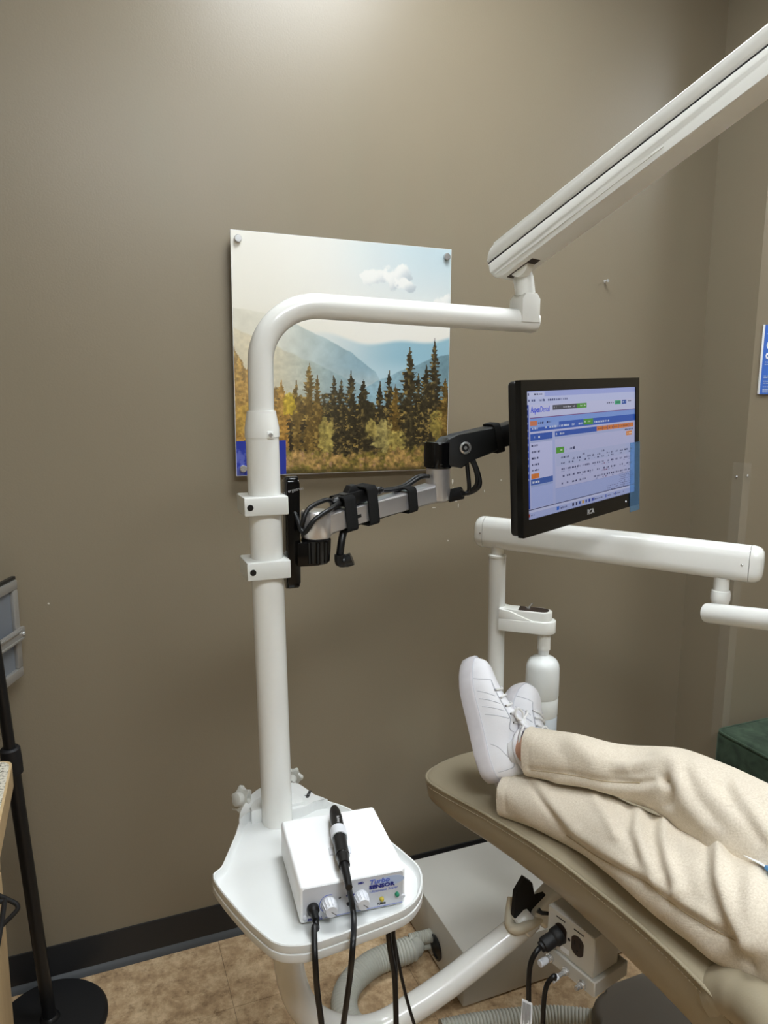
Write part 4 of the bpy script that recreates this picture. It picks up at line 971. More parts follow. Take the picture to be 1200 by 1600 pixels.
part('toggle', tube(bmesh.new(), [tg + V((0, 0, .003)), tg + bd*.010 + V((0, 0, .016))], [.0016, .0024], 10), 'steel', br_)
# water bottle
bt_ = V((bkt.x, bkt.y, 0)); bzz = lambda y: onY(850, y, bt_.y).z
z_cap1, z_cap0, z_nk, z_sh, z_r1, z_r2 = bz0+.002, bzz(1014), bzz(1024), bzz(1046), bzz(1086), bzz(1114)
z_bot = .64; rB = .0425
wb_ = thing('water_bottle', V((bt_.x, bt_.y, z_bot)), 'milky white water bottle hanging from the delivery post bracket', 'bottle')
part('cap', lathe(bmesh.new(), [(.0165, z_cap0), (.0165, z_cap0+.003), (.0155, z_cap1)], V((bt_.x, bt_.y, 0)), Z_, 30), 'white_satin', wb_)
pr = [(.014, z_cap0), (.0138, z_nk+.003), (.0165, z_nk), (.0275, z_nk-.005), (.0350, z_nk-.011), (.0400, z_nk-.020), (.0420, z_nk-.030), (rB, z_sh-.020)]
for zr in (z_r1,): pr += [(rB, zr+.004), (rB-.0016, zr), (rB-.0004, zr-.004)]
pr += [(rB-.0008, z_r2+.004), (rB-.0022, z_r2)]
part('shell', lathe(bmesh.new(), list(reversed(pr)), V((bt_.x, bt_.y, 0)), Z_, 40), 'bottle', wb_)
part('filled_shell', lathe(bmesh.new(), [(rB-.012, z_bot), (rB-.003, z_bot+.003), (rB-.0012, z_bot+.010), (rB-.0012, z_r2-.004), (rB-.0022, z_r2)], V((bt_.x, bt_.y, 0)), Z_, 40), 'water', wb_)
# ================================================================== dental chair
ST = [(1.472, .855), (1.466, .80), (1.455, .745), (1.432, .702), (1.395, .678), (1.333, .684), (1.195, .719), (1.034, .748), (.898, .757), (.788, .759), (.70, .754), (.618, .749), (.45, .742), (.25, .738), (.06, .738)]
def ch_z(y): return .64 + (1.40-y)*.0875 if y > .7 else .70125 + (.7-y)*.02
def ch_xc(y): return float(np.interp(y, [.06, .6, .8, 1.0, 1.2, 1.40, 1.48], [1.04, 1.02, .995, .965, .925, .872, .862]))
def ch_xl(y):
    ys = [s[0] for s in ST][::-1]; xs = [s[1] for s in ST][::-1]; return float(np.interp(y, ys, xs))
def ch_th(y): return float(np.interp(y, [.3, .8, 1.3, 1.44, 1.472], [.108, .102, .074, .052, .024]))
SEC = [(.060, -1.), (.022, -1.), (.006, -.80), (.0015, -.45), (.0, -.14), (.0012, -.05), (.007, 0), (.016, .0045), (.04, .009), (.09, .014), (.16, .017)]
def crown(y, x):
    xl = ch_xl(y); xr = 2*ch_xc(y)-xl; d = max(0, min(x-xl, xr-x))
    return ch_z(y) + float(np.interp(d, [.0, .007, .016, .04, .09, .16, .3], [-.004, 0, .0045, .009, .014, .017, .019]))
dc = thing('dental_chair', (1.0, .6, 0), 'taupe vinyl dental chair with a long curved leg rest', 'dental chair')
def loft_cushion(stations):
    bm = bmesh.new(); prev = None; first = None
    for y, xl in stations:
        xr = 2*ch_xc(y)-xl; z = ch_z(y); th = ch_th(y); wid = xr-xl; sc_ = min(1., wid/.42); row = []
        edge = min(1., wid/.3)
        for a, b in SEC: row.append((xl+a*sc_, z + (b*th if b < 0 else b*edge)))
        row.append(((xl+xr)/2, z+.019*edge))
        for a, b in reversed(SEC): row.append((xr-a*sc_, z + (b*th if b < 0 else b*edge)))
        cur = [bm.verts.new((x_, y, z_)) for x_, z_ in row]
        if prev:
            for i in range(len(cur)): bm.faces.new((prev[i], prev[(i+1) % len(cur)], cur[(i+1) % len(cur)], cur[i]))
        else: bm.faces.new(cur)
        prev = cur
    bm.faces.new(prev); bmesh.ops.recalc_face_normals(bm, faces=bm.faces); return bm
dst = []
for p in cr(ST, 5): dst.append((float(p[0]), float(p[1])))
cu = part('leg_rest', loft_cushion(dst), 'vinyl', dc, ang=50)
# welt and stitching along the upholstery edge
edgeL = [V((xl-.0006, y, ch_z(y)-.0035)) for y, xl in dst[2:]]
edgeR = [V((2*ch_xc(y)-xl+.0006, y, ch_z(y)-.0035)) for y, xl in dst[2:]]
wl = list(reversed(edgeL)) + [V((ch_xc(1.47), 1.474, ch_z(1.47)-.003))] + edgeR
part('welt', tube(bmesh.new(), wl, .0030, 10), 'vinyl', cu)
bm = bmesh.new()
sp_ = crv([V((xl-.0012, y, ch_z(y)-.0155)) for y, xl in dst[2:]], 1)
acc = 0.
for a, b in zip(sp_, sp_[1:]):
    d = (b-a); L = d.length
    n = max(1, int(L/.0065))
    for k in range(n):
        p = a + d*((k+.2)/n); q = a + d*((k+.75)/n); tube(bm, [p, q], .0009, 5)
part('stitching', bm, 'thread', cu, kind='stuff')
part('seat_board', prism(bmesh.new(), [(ch_xl(y)+.13, y) for y, _ in ST[6:]] + [(2*ch_xc(y)-ch_xl(y)-.13, y) for y, _ in reversed(ST[6:])], V((0, 0, .555)), X_, Y_, Z_, .028), 'blkmatte', dc)
# backrest, behind the picture
bkp = rrect(.56, .84, .12, 6)
part('backrest', prism(bmesh.new(), bkp, V((1.035, -.36, .655)), X_, nz(V((0, -1, .18))), nz(V((0, .18, 1))), .085, bev=.03, seg=4), 'vinyl', dc)
# armrest at the hip: padded club with a rounded nose on a curved support
n0 = at(1131, 1557, 1.02)
apath = crv([n0 + V((-.004, .012, -.010)), n0 + V((0, 0, 0)), at(1158, 1556, .985), at(1200, 1585, .93), at(1262, 1660, .86), at(1350, 1780, .78), at(1450, 1950, .70)], 8)
na = len(apath); ra = [.012 if i == 0 else .028 if i < 3 else .036 if i < 6 else .0395 if i < 14 else .038 if i < 20 else .036 for i in range(na)]
bm = tube(bmesh.new(), apath, ra, 28)
part('armrest', bm, 'vinyl', dc)
ae = apath[-1]
part('armrest_post', tube(bmesh.new(), crv([ae, ae + V((.04, -.02, -.06)), V((ae.x+.12, ae.y-.05, .60)), V((.95, ae.y-.05, .57))], 8), .020, 18), 'white_satin', dc)
# pedestal and lift
part('base_plate', prism(bmesh.new(), rrect(.42, 1.35, .09, 6), V((1.215, .56, .0)), X_, Y_, Z_, .095, bev=.02, seg=3), 'darkgrey', dc)
part('lift_column', prism(bmesh.new(), rrect(.26, .50, .05, 5), V((1.14, .52, .09)), X_, Y_, Z_, .46, bev=.004), 'darkgrey', dc)
# swing tube mount under the edge of the leg rest
kn = pl(806, 1447)
part('mount_ring', lathe(bmesh.new(), [(.030, -.018), (.034, -.014), (.034, .012), (.030, .018), (.022, .018)], kn + V((.020, 0, .012)), nz(V((.8, 0, .6))), 28), 'white', dc)
part('mount_arm', box(bmesh.new(), kn + V((.085, -.005, .045)), (.11, .05, .055), (nz(V((.8, 0, .6))), Y_, nz(V((-.6, 0, .8)))), bev=.010, seg=3), 'white', dc)
mk0 = onY(806, 1436, PY-.03)
part('fabric_boot', tube(bmesh.new(), crv([onY(800, 1404, PY+.03), onY(796, 1440, PY), onY(806, 1452, PY-.025), onY(830, 1444, PY-.03), onY(852, 1426, PY-.01)], 6), .0105, 12), 'cream', dc)
vpoly = [onY(x, y, PY-.012) for x, y in ((820, 1372), (806, 1396), (803, 1434), (813, 1438), (880, 1412), (890, 1380), (860, 1396), (836, 1404), (832, 1380))]
vo = vpoly[0]
part('link_bracket', prism(bmesh.new(), [((p-vo).x, (p-vo).z) for p in vpoly], vo, X_, Z_, Y_, .012), 'blkmatte', dc)

# ================================================================== outlet box under the chair
zt, zm, zl = .556, .476, .444
Ao, Bo = onZ(857, 1413, zt), onZ(930, 1468, zt)
od = nz(V(((Bo-Ao).x, (Bo-Ao).y, 0))); on_ = nz(V((od.y, -od.x, 0))); on_ = on_ if on_.x < 0 else -on_        # along face, out of face
OL = (Bo-Ao).length
ob_ = thing('outlet_box', Ao - Z_*(zt-zl), 'cream metal outlet box with sockets under the leg rest', 'outlet box')
oc_ = Ao + od*(OL/2) - on_*.035
part('housing', box(bmesh.new(), V((oc_.x, oc_.y, (zt+zm)/2)), (OL, .070, zt-zm), (od, on_, Z_), bev=.0015, seg=1), 'floorbox', ob_)
part('lower_ledge', box(bmesh.new(), V((oc_.x, oc_.y, (zm+zl)/2)) + on_*.004 - on_*.012 + od*.004, (OL+.008, .095, zm-zl-.001), (od, on_, Z_), bev=.002, seg=1), 'floorbox', ob_)
of = lambda u_, z_, d=0.: V((Ao.x, Ao.y, z_)) + od*(u_*OL) + on_*d
for u_ in (.30, .66):
    el = [(.0165*max(-.82, min(.82, math.cos(a))), .0195*math.sin(a)) for a in [k*2*PI/32 for k in range(32)]]
    so_ = part('socket', prism(bmesh.new(), el, of(u_, .517), od, Z_, on_, .0012), 'brownhole', ob_)
    for dx in (-.006, .006): part('socket_slot', box(bmesh.new(), of(u_, .521, .0014) + od*dx, (.0018, .0006, .008), (od, on_, Z_)), 'blk', so_)
    part('socket_hole', lathe(bmesh.new(), [(.0024, 0), (.0024, .0006)], of(u_, .507, .0012), on_, 12), 'blk', so_)
screw(ob_, of(.48, .517), on_, .003, .0012, 'ink')
for u_ in (.28, .66):
    bm = bmesh.new(); x = -.010
    while x < .010:
        q = random.uniform(.002, .004); box(bm, of(u_, .5455, .0003) + od*(x+q/2), (q, .0005, .0026), (od, on_, Z_)); x += q+.001
    part('small_print', bm, 'ink', ob_, kind='stuff')
part('rating_label', box(bmesh.new(), of(.40, .489, .0003), (.020, .0005, .010), (od, on_, Z_)), 'signwhite', ob_)
pts_ = (.16, .52, .86)
for k, u_ in enumerate(pts_):
    f = part('fitting', lathe(bmesh.new(), [(.0085, 0), (.0085, .003), (.0060, .0035), (.0058, .010), (.0035, .0105)], of(u_, .4595, .0085), on_, 6 if k else 14), 'steel', ob_)
    part('fitting_tip', lathe(bmesh.new(), [(.0042, 0), (.0046, .004), (.0040, .008)] if k == 2 else [(.0062, 0), (.0068, .004), (.0068, .018), (.0055, .019)] if k == 0 else [(.0040, 0), (.0040, .012), (.0028, .013)], of(u_, .4595, .0185), on_, 16), 'kwhite' if k == 0 else 'steel', f)
part('lever', tube(bmesh.new(), [of(-.02, .525, -.02), of(-.14, .528, .0), of(-.20, .532, .004)], [.003, .004, .006], 8), 'blk', ob_)
# power plug in the upper socket and its cord with a paper tag
pg0 = of(.30, .517, .0012)
pc1 = thing('power_plug_cord', pg0, 'black power cord plugged into the outlet box, paper tag on it', 'cord')
pd = nz(on_*.9 + od*(-.18) - Z_*.30)
part('plug', lathe(bmesh.new(), [(.0150, 0), (.0165, .003), (.0165, .014), (.0135, .018), (.0140, .034), (.0130, .040), (.0100, .042), (.0098, .046), (.006, .047)], pg0, pd, 28), 'blkmatte', pc1)
e_ = pg0 + pd*.044; te = (e_-CAM).dot(FW)
cpp = [e_, at(838, 1487, te-.01), at(829, 1506, te-.012), at(826, 1535, te-.01), at(826, 1570, te), at(824, 1620, te), at(820, 1720, te), V((at(820, 1720, te).x+.03, at(820, 1720, te).y+.05, .006))]
part('cord', tube(bmesh.new(), crv(cpp, 7), .0048, 12), 'rubber', pc1)
tg_ = [at(x, y, te-.006) for x, y in ((816, 1560), (832, 1568), (831, 1600), (827, 1622), (812, 1615))]
to = tg_[0]; n_ = nz((tg_[1]-to).cross(tg_[4]-to)); ax1 = nz(tg_[1]-to); ax2 = n_.cross(ax1)
tgp = part('paper_tag', prism(bmesh.new(), [((p-to).dot(ax1), (p-to).dot(ax2)) for p in tg_], to, ax1, ax2, n_, .0006), 'signwhite', pc1, label='white printed paper tag')
bm = bmesh.new()
nn = n_ if n_.dot(FW) < 0 else -n_
for k in range(7): 
    a_ = at(817.5+k*1.9, 1565+k*.9, te-.008); b_ = at(816+k*1.9, 1608+k*.6, te-.008); tube(bm, [a_, a_.lerp(b_, random.uniform(.5, 1))], .00045, 4)
part('tag_print', bm, 'ink', tgp, kind='stuff')
q1 = of(.52, .4595, .0310); tq = (q1-CAM).dot(FW)
aq = thing('air_tube', q1, 'thin black air tube with white collar coming from the outlet box', 'tube')
part('ferrule', lathe(bmesh.new(), [(.0055, 0), (.0055, .013), (.0045, .014)], q1 + on_*.001, nz(on_*.95-Z_*.2-od*.1), 16), 'kwhite', aq)
aqp = [q1 + on_*.010, at(866, 1525, tq-.02), at(855, 1538, tq-.02), at(850, 1562, tq-.015), at(848, 1610, tq-.01), at(846, 1720, tq), V((at(846, 1720, tq).x+.03, at(846, 1720, tq).y+.05, .005))]
part('tube', tube(bmesh.new(), crv(aqp, 7), .0045, 12), 'rubber', aq)

# ================================================================== person: legs crossed at the ankles
ps = thing('person', (.98, .5, .72), 'person in oatmeal trousers and white sneakers lying with ankles crossed', 'person')
def proj(p):
    v_ = p - CAM; t = v_.dot(FW); return 600+F*v_.dot(CR_)/t, 800-F*v_.dot(CU_)/t
def leg_path(ctrl):
    pts = []
    for c in ctrl:
        if len(c) == 5: p = onZ(c[0], c[1], c[2]); pts.append((p.x, p.y, p.z, c[3], c[4]))
        else: pts.append(c[0] + c[1:])
    return pts
LC = [(790, 1238, .702, .040, .046), (832, 1249, .708, .047, .056), (900, 1273, .722, .050, .062), (960, 1304, .734, .052, .068), (1030, 1345, .748, .058, .074), (1110, 1394, .758, .066, .080), (1190, 1440, .768, .074, .086), ((.885, .50, .785), .09, .105), ((.91, .33, .80), .10, .11)]
RC = [(829, 1174, .800, .050, .045), (862, 1180, .806, .046, .048), (910, 1190, .814, .044, .050), (965, 1201, .822, .043, .054), (1015, 1212, .832, .047, .060), (1055, 1224, .842, .053, .066), (1110, 1255, .838, .064, .076), (1160, 1290, .828, .072, .084), (1205, 1322, .820, .078, .090), ((1.035, .52, .81), .088, .10), ((1.06, .33, .80), .10, .11)]
LC = [c if not isinstance(c[0], tuple) else (c[0], c[1], c[2]) for c in LC]
def expand(ctrl):
    out = []
    for c in ctrl:
        if isinstance(c[0], tuple): out.append(c[0] + (c[1], c[2]))
        else: p = onZ(c[0], c[1], c[2]); out.append((p.x, p.y, p.z, c[3], c[4]))
    return out
LP, RP = expand(LC), expand(RC)
FOLDS_L = [  # (pixel polyline, width px, height m)
    ([(827, 1222), (850, 1258), (885, 1305)], 5, -.006), ([(838, 1222), (862, 1255), (895, 1296)], 8, .004),
    ([(885, 1305), (939, 1342), (1004, 1375), (1051, 1412), (1102, 1445), (1149, 1470), (1177, 1512)], 5, -.0065),
    ([(905, 1306), (960, 1342), (1020, 1378), (1070, 1412), (1120, 1440)], 9, .005),
    ([(930, 1360), (1000, 1402), (1060, 1450), (1110, 1492)], 14, .006),
    ([(999, 1249), (995, 1300), (1010, 1340), (1030, 1375)], 9, .009), ([(985, 1252), (981, 1300), (994, 1340)], 7, -.006),
    ([(1037, 1268), (1037, 1309), (1046, 1347), (1062, 1392)], 9, .010), ([(1022, 1270), (1020, 1310), (1030, 1352), (1045, 1390)], 7, -.007),
    ([(1121, 1318), (1125, 1375), (1144, 1426), (1170, 1475)], 11, .014), ([(1106, 1322), (1109, 1376), (1126, 1430), (1150, 1470)], 9, -.009),
    ([(1175, 1368), (1172, 1420), (1186, 1480)], 12, .007), ([(930, 1250), (948, 1275), (962, 1305)], 7, .005), ([(940, 1245), (960, 1272), (975, 1300)], 5, -.003),
    ([(1032, 1263), (1088, 1288), (1140, 1315), (1193, 1344)], 3.5, -.003),
    ([(800, 1209), (788, 1236), (790, 1268)], 2.2, -.002)]
FOLDS_R = [
    ([(827, 1203), (887, 1210), (948, 1221), (1004, 1224), (1034, 1218)], 4.5, -.006), ([(870, 1220), (940, 1232), (1000, 1236)], 8, .005),
    ([(1037, 1214), (1045, 1234), (1043, 1256)], 7, -.016), ([(1010, 1218), (1028, 1212), (1036, 1216)], 6, -.006),
    ([(981, 1201), (1013, 1191), (1040, 1182)], 9, .0055), ([(960, 1212), (1000, 1206), (1036, 1200)], 7, -.006), ([(955, 1180), (990, 1182), (1015, 1180)], 7, -.006),
    ([(1056, 1192), (1060, 1220), (1075, 1256), (1105, 1290)], 12, .0065), ([(1085, 1200), (1110, 1240), (1150, 1285)], 12, .006), ([(1072, 1208), (1088, 1245), (1118, 1285)], 7, -.006),
    ([(1150, 1232), (1180, 1275), (1205, 1310)], 10, .007), ([(1132, 1225), (1156, 1268), (1190, 1316)], 7, -.005),
    ([(895, 1160), (920, 1185), (930, 1205)], 10, .004), ([(870, 1165), (885, 1190), (890, 1205)], 8, -.003), ([(936, 1172), (950, 1192)], 7, -.003),
    ([(845, 1142), (825, 1173), (827, 1208)], 2.2, -.002)]
def seg_dist(px, py, poly):
    best = np.full(px.shape, 1e9)
    for (ax_, ay), (bx_, by) in zip(poly, poly[1:]):
        dx, dy = bx_-ax_, by-ay; t = np.clip(((px-ax_)*dx+(py-ay)*dy)/(dx*dx+dy*dy), 0, 1)
        best = np.minimum(best, np.hypot(px-ax_-t*dx, py-ay-t*dy))
    return best
def build_leg(ctrl, folds, NS=230, NT=120, seed=0, floor_fn=None):
    P = np.array(cr(ctrl, 40)); s = np.cumsum(np.r_[0, np.linalg.norm(np.diff(P[:, :3], axis=0), axis=1)]); u = np.linspace(0, s[-1], NS)
    P = np.stack([np.interp(u, s, P[:, k]) for k in range(5)], 1)
    T = np.gradient(P[:, :3], axis=0); T /= np.linalg.norm(T, axis=1)[:, None]
    S = np.cross(T, [0, 0, 1.]); S /= np.linalg.norm(S, axis=1)[:, None]; N = np.cross(S, T)
    th = np.arange(NT)*2*PI/NT; c_, s_ = np.cos(th), np.sin(th); ex = .86
    cs, sn = np.sign(c_)*np.abs(c_)**ex, np.sign(s_)*np.abs(s_)**ex
    rg = np.random.default_rng(seed)
    G = P[:, None, :3] + S[:, None]*(P[:, 4, None]*cs)[..., None] + N[:, None]*(P[:, 3, None]*sn)[..., None]
    def normals(G):
        du = np.gradient(G, axis=0); dv = np.roll(G, -1, 1)-np.roll(G, 1, 1); n = np.cross(du, dv); n /= np.linalg.norm(n, axis=2)[..., None]+1e-12
        cen = P[:, None, :3]; sg_ = np.sign(((G-cen)*n).sum(2)); return n*sg_[..., None]
    # broad random slackness so that no side is a clean tube
    uu_, tt_ = np.meshgrid(u, th, indexing='ij'); sl = np.zeros_like(uu_)
    for k in range(9):
        f = rg.uniform(8, 42); m_ = rg.integers(1, 5); sl += rg.uniform(.0006, .0016)*np.sin(f*uu_+m_*tt_+rg.uniform(0, 6))
    n = normals(G); G = G + n*sl[..., None]
    n = normals(G)
    v = G - np.array(CAM); t = v@np.array(FW); px = 600+F*(v@np.array(CR_))/t; py = 800-F*(v@np.array(CU_))/t
    facing = np.clip(-(n*v).sum(2)/np.linalg.norm(v, axis=2)*3, 0, 1)
    D_ = np.zeros_like(px)
    for poly, wd, amp in folds: D_ += (amp if amp > 0 else amp*.75)*np.exp(-(seg_dist(px, py, poly)/(wd*1.25 if wd > 4 else wd))**2)
    G = G + n*(D_*facing)[..., None]
    if floor_fn is not None:
        for i in range(NS):
            for j in range(NT):
                zf = floor_fn(G[i, j, 1], G[i, j, 0])+.0015
                if G[i, j, 2] < zf: G[i, j, 2] = zf
    return G, P
def chair_floor(y, x):
    if y > 1.46 or y < .07: return -1
    return crown(y, x)
GL, PL = build_leg(LP, FOLDS_L, seed=3, floor_fn=chair_floor)
GR, PR = build_leg(RP, FOLDS_R, seed=5, floor_fn=chair_floor)
def grid_bm(bm, G, cuff=.006):
    NS, NT = G.shape[:2]
    vs = [[bm.verts.new(tuple(G[i, j])) for j in range(NT)] for i in range(NS)]
    for i in range(NS-1):
        for j in range(NT): bm.faces.new((vs[i][j], vs[i+1][j], vs[i+1][(j+1) % NT], vs[i][(j+1) % NT]))
    # turned-in hem so the leg opening has thickness
    cen = G[0].mean(0); cen2 = G[8].mean(0); prev = vs[0]
    for f, g in ((.93, 0), (.90, 3), (.86, 16)):
        c2 = G[g].mean(0); cur = [bm.verts.new(tuple(c2 + (G[g, j]-c2)*f)) for j in range(NT)]
        for j in range(NT): bm.faces.new((prev[j], prev[(j+1) % NT], cur[(j+1) % NT], cur[j]))
        prev = cur
    bm.faces.new(list(reversed(vs[-1])))
tb = bmesh.new(); grid_bm(tb, GL); grid_bm(tb, GR)
# seat and waist of the trousers, beyond the picture edge
pel = [((.975, .52, .795), .02, .05), ((.975, .46, .795), .085, .17), ((.98, .36, .80), .11, .20), ((.985, .22, .80), .112, .20), ((.99, .12, .80), .105, .185)]
prev = None
for c, a, b in pel:
    cur = [tb.verts.new((c[0]+b*math.cos(k*2*PI/40), c[1], max(c[2]+a*math.sin(k*2*PI/40), chair_floor(c[1], c[0]+b*math.cos(k*2*PI/40))+.002))) for k in range(40)]
    if prev:
        for j in range(40): tb.faces.new((prev[j], prev[(j+1) % 40], cur[(j+1) % 40], cur[j]))
    prev = cur
tb.faces.new(prev)
bmesh.ops.recalc_face_normals(tb, faces=tb.faces)
from mathutils.bvhtree import BVHTree
tb.normal_update(); BV = BVHTree.FromBMesh(tb)
def hit(px, py):
    h = BV.ray_cast(CAM, ray(px, py).normalized()); return h[0], h[1]
tro = part('trousers', tb, 'trouser', ps, label='oatmeal knit wide-leg trousers', ang=80)
def seam(pxs, nm='seam', r=.0010, dens=8):
    pts = []
    for p in cr(pxs, dens):
        h, n = hit(*p)
        if h: pts.append(h + n*.0002)
    if len(pts) > 2: part(nm, tube(bmesh.new(), pts, r, 6), 'trouser_seam', tro)
seam([(885, 1305), (939, 1342), (1004, 1375), (1051, 1412), (1102, 1445), (1149, 1470)])
seam([(830, 1203), (887, 1210), (948, 1221), (1000, 1223)])
# bare legs inside (one skin surface)
def shoe(H, toe, shank, name, seed, mirror=1):
    """sneaker: H heel point under the sole, toe point, shank direction"""
    L_ = nz(toe-H); U_s = nz(shank - L_*shank.dot(L_)); S_s = U_s.cross(L_)*mirror; LEN = (toe-H).length; k_ = LEN/.27
    wxs = [0, .008, .02, .05, .09, .125, .165, .20, .235, .255, .265, .27]; wys = [.0, .019, .027, .0325, .0335, .0355, .0415, .0445, .0370, .0250, .0150, .0]
    hxs = [0, .006, .02, .05, .075, .095, .115, .14, .165, .19, .215, .24, .256, .27]; hys = [.050, .058, .064, .060, .062, .074, .082, .072, .061, .051, .044, .037, .027, .0]
    wf = lambda x: float(np.interp(x, wxs, wys)); hf = lambda x: float(np.interp(x, hxs, hys)); SP = lambda x: .010*max(0, (x-.17)/.10)**2; SPH = lambda x: .004*max(0, (.06-x)/.06)**2
    SZ = .026
    def W(x, y, z): return H + (L_*x + S_s*y + U_s*(z + SP(x)+SPH(x)))*k_
    sh = part(name, bmesh.new(), 'sole', ps) if False else None
    # sole
    xs = [.27*(.5-.5*math.cos(PI*i/30)) for i in range(31)]
    outl = [(x, wf(x)) for x in xs] + [(x, -wf(x)) for x in reversed(xs[1:-1])]
    bm = bmesh.new(); rings_ = []
    for f, z in ((.80, -.004), (.96, -.004), (1.0, -.001), (1.035, .010), (1.035, .024), (1.005, .029), (.94, .030)):
        rings_.append([bm.verts.new(W(.135+(x-.135)*(f if f < 1 else 1+(f-1)*.5), y*f, z)) for x, y in outl])
    for a, b in zip(rings_, rings_[1:]):
        for i in range(len(a)): bm.faces.new((a[i], a[(i+1) % len(a)], b[(i+1) % len(a)], b[i]))
    bm.faces.new(list(reversed(rings_[0]))); bm.faces.new(rings_[-1]); bmesh.ops.recalc_face_normals(bm, faces=bm.faces)
    root = None
    # upper
    xu = [.003+.261*(.5-.5*math.cos(PI*i/40)) for i in range(41)]; NP = 28
    def US(x, ph, off=0.):
        c, s = math.cos(ph), math.sin(ph); w_ = wf(x)*.94; h = hf(x)
        tight = 1-.30*float(np.interp(x, [0, .05, .10, .16, .2], [.6, 1, 1, .5, 0]))*max(0, s)**1.5
        y = w_*tight*math.copysign(abs(c)**.75, c); z = SZ-.003 + h*max(0, s)**.80
        q = W(x, y, z); nrm = nz(S_s*(c*.9/max(w_, .01)*.03) + U_s*(s+.05)); return q + nrm*off
    bu = bmesh.new(); R = [[bu.verts.new(US(x, PI*j/NP)) for j in range(NP+1)] for x in xu]
    for a, b in zip(R, R[1:]):
        for j in range(NP): bu.faces.new((a[j], a[j+1], b[j+1], b[j]))
    for r_ in (R[0], R[-1]): bu.faces.new(r_)
    bmesh.ops.recalc_face_normals(bu, faces=bu.faces)
    up = part(name, bu, 'leather', ps, label='white leather low sneaker', ang=60)
    part('sole', bm, 'sole', up, ang=60)
    so_l = [(.135+(x-.135)*1.0, y*.985) for x, y in outl]; so_l.append(so_l[0])
    part('welt', tube(bmesh.new(), [W(x, y, .0296) for x, y in so_l], .0009*k_, 6, cap=False), 'leather2', up)
    def line(pts, m_='leather2', r=.0009, nm='stitch_line', off=.0002):
        part(nm, tube(bmesh.new(), [US(x, p, off) for x, p in cr(pts, 6)], r*k_, 6), m_, up)
    for sgn in (0, 1):
        F_ = (lambda p: p) if sgn == 0 else (lambda p: PI-p)
        line([(.205, F_(1.12)), (.16, F_(.98)), (.125, F_(.92)), (.098, F_(.86)), (.090, F_(1.12))], r=.0013, nm='eyestay_edge', m_='leather2')
        for k in range(4):
            x0 = .118+k*.017; line([(x0+.018, F_(.16)), (x0+.010, F_(.5)), (x0, F_(.84))], nm='stripe_edge')
        line([(.075, F_(.15)), (.062, F_(.45)), (.040, F_(.75)), (.030, F_(1.1))], nm='heel_seam')
        line([(.035, F_(.9)), (.022, F_(.8)), (.018, F_(.5)), (.016, F_(.15))], nm='heel_tab_edge')
        line([(.215, F_(.12)), (.210, F_(.5)), (.206, F_(1.1))], nm='toe_seam')
        for k in range(5):
            x0 = .108+k*.0185; part('eyelet', lathe(bmesh.new(), [(.0021*k_, 0), (.0019*k_, .0005), (.0008*k_, .0002)], US(x0, F_(1.02), .0004), US(x0, F_(1.02), .01)-US(x0, F_(1.02)), 10), 'ink', up)
    for k in range(5):
        x0 = .108+k*.0185
        part('lace', tube(bmesh.new(), [US(x0 + .006*math.sin((p-1.02)/(PI-2.04)*PI)*(1 if k % 2 else -1)*.3 + (.012*(p-1.02)/(PI-2.04) if k else 0), p, .0030) for p in np.linspace(1.02, PI-1.02, 10)], .0026*k_, 8), 'lace', up)
    # bow
    kn_ = US(.112, PI/2, .006)
    part('lace_knot', lathe(bmesh.new(), [(.001, -.004), (.0045*k_, -.002), (.005*k_, .001), (.002, .004)], kn_, U_s, 12), 'lace', up)
    for sgn in (-1, 1):
        lp_ = [kn_, kn_ + (S_s*sgn*.018 + U_s*.008 + L_*.012)*k_, kn_ + (S_s*sgn*.034 + U_s*.004 + L_*.020)*k_, kn_ + (S_s*sgn*.034 - U_s*.004 + L_*.006)*k_, kn_ + (S_s*sgn*.016 + U_s*.001 - L_*.004)*k_, kn_]
        part('lace_loop', tube(bmesh.new(), crv(lp_, 6), .0024*k_, 8), 'lace', up)
        tl_ = [kn_, kn_ + (S_s*sgn*.014 + U_s*.006 - L_*.010)*k_, kn_ + (S_s*sgn*.026 - U_s*.004 - L_*.030)*k_, kn_ + (S_s*sgn*.031 - U_s*.012 - L_*.052)*k_]
        part('lace_end', tube(bmesh.new(), crv(tl_, 6), .0024*k_, 8), 'lace', up)
    # tongue, collar, lining
    tg2 = [(x, y, z) for x, y, z in ((.112, .0, .100), (.098, 0, .112), (.088, 0, .118))]
    bt2 = bmesh.new(); prev = None
    for x, wd, z in ((.125, .020, .100), (.108, .021, .108), (.094, .021, .116), (.086, .018, .121), (.084, .012, .123)):
        cur = [bt2.verts.new(W(x + dx, wd*math.cos(a), z + .006*math.sin(a) + dz)) for a, dx, dz in [(t, -.002 if t > PI else .002, .0) for t in [k*2*PI/18 for k in range(18)]]]
        if prev:
            for j in range(18): bt2.faces.new((prev[j], prev[(j+1) % 18], cur[(j+1) % 18], cur[j]))
        else: bt2.faces.new(cur)
        prev = cur
    bt2.faces.new(prev); bmesh.ops.recalc_face_normals(bt2, faces=bt2.faces); part('tongue', bt2, 'leather', up, ang=60)
    colr = [W(.048+.043*math.cos(a), .0265*math.sin(a), SZ+.060 + .014*max(0, math.cos(a))**2 + .006*max(0, -math.cos(a))) for a in [k*2*PI/36 for k in range(37)]]
    part('collar', tube(bmesh.new(), colr, .0052*k_, 10, cap=False), 'leather', up)
    col2 = [W(.048+.039*math.cos(a), .0225*math.sin(a), SZ+.062 + .014*max(0, math.cos(a))**2 + .006*max(0, -math.cos(a))) for a in [k*2*PI/36 for k in range(37)]]
    part('lining', tube(bmesh.new(), col2, .0042*k_, 10, cap=False), 'lining', up)
    return W, US, L_, U_s, S_s, k_
skin = bmesh.new()
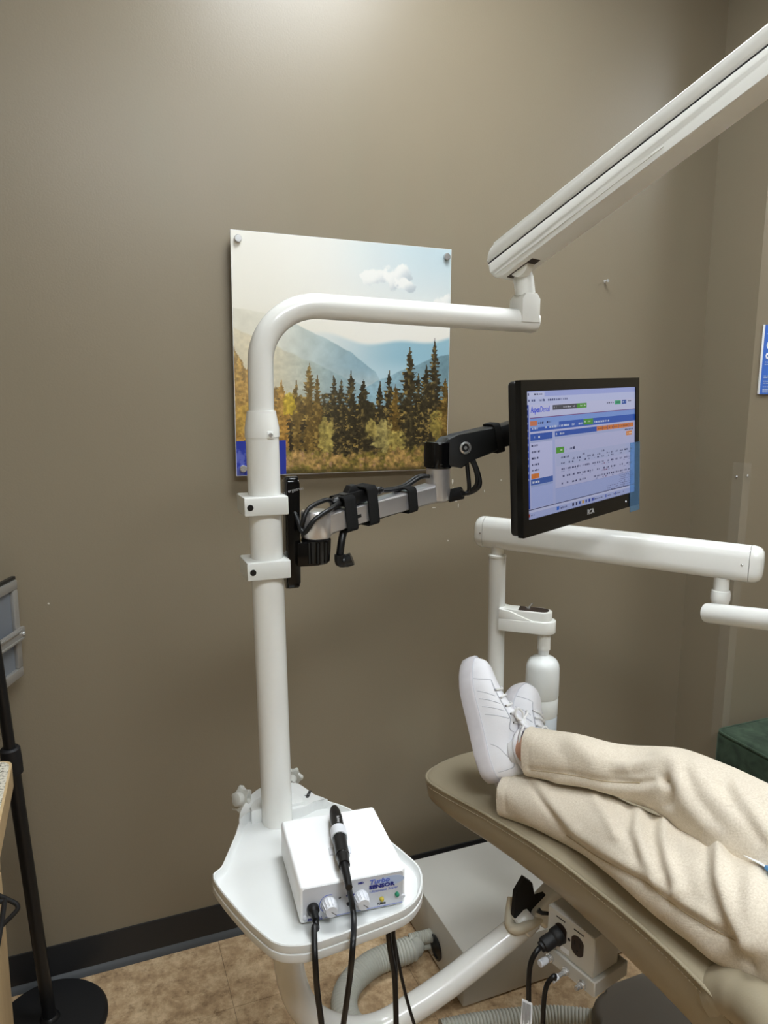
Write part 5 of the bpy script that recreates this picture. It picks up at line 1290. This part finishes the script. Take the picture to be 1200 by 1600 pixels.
def wear(W, legP, nm):
    a0_ = W(.050, 0, .070); a1_ = W(.048, 0, .105); c0 = V(legP[0, :3]); c1 = V(legP[18, :3]); c2 = V(legP[60, :3])
    path = crv([a0_, a1_, a1_.lerp(c0, .6), c1, c2], 6)
    n = len(path); part('sock', tube(bmesh.new(), path[:9], [.026, .0265, .027, .0275, .028, .0285, .0290, .0295, .0298], 24), 'sock', ps)
    q = path[4:] + [V(legP[i, :3]) for i in range(75, 230, 12)]
    rr2 = [.0272]*5 + [.029]*(len(q)-5)
    tube(skin, q, rr2, 24)
H1 = at(760, 1225, 1.500); T1 = at(724, 1050, 1.60); T1 = H1 + nz(T1-H1)*.262
sk1 = V(PR[30, :3])-V(PR[0, :3]); sk1.rotate(Matrix.Rotation(math.radians(11), 3, 'Z'))
W1, US1, *_r = shoe(H1, T1, sk1, 'sneaker', 1)
H2 = onZ(779, 1241, crown(1.25, .79)+.012); T2 = at(806, 1070, 1.70); T2 = H2 + nz(T2-H2)*.262
W2, US2, *_r = shoe(H2, T2, V((.30, -.95, .12)), 'sneaker', 2)
wear(W1, PR, 'r'); wear(W2, PL, 'l')
hipb = [((.98, .50, .795), .02), ((.98, .42, .795), .075), ((.985, .25, .80), .095), ((.99, .13, .80), .09)]
tube(skin, [V(c) for c, r in hipb], [r for c, r in hipb], 30)
part('body', skin, 'skin', ps)
# small clear pouch lying on the thigh at the picture edge
h, n = hit(1192, 1358)
if h is None: h, n = at(1192, 1358, 1.1), Z_
ex_ = nz(CR_ - n*CR_.dot(n)); ey2 = n.cross(ex_)
pu = thing('instrument_pouch', h, 'small clear pouch with white paper and blue tip on the thigh', 'pouch')
pp2 = lambda x, y, d: h + ex_*x + ey2*y + n*d
part('film', prism(bmesh.new(), [(-.020, .006), (.03, .020), (.09, -.02), (.09, -.05), (.0, -.022)], h + n*.003, ex_, ey2, n, .0008), 'clear', pu)
part('paper', prism(bmesh.new(), [(-.024, .014), (.0, .010), (.09, -.03), (.09, -.036), (.005, -.010)], h + n*.005, ex_, ey2, n, .0010), 'tissue', pu)
part('blue_tip', prism(bmesh.new(), [(-.008, -.014), (.004, -.004), (.05, -.03), (.05, -.05), (.006, -.028), (-.006, -.022)], h + n*.0045, ex_, ey2, n, .006, bev=.001), 'bluetip', pu)
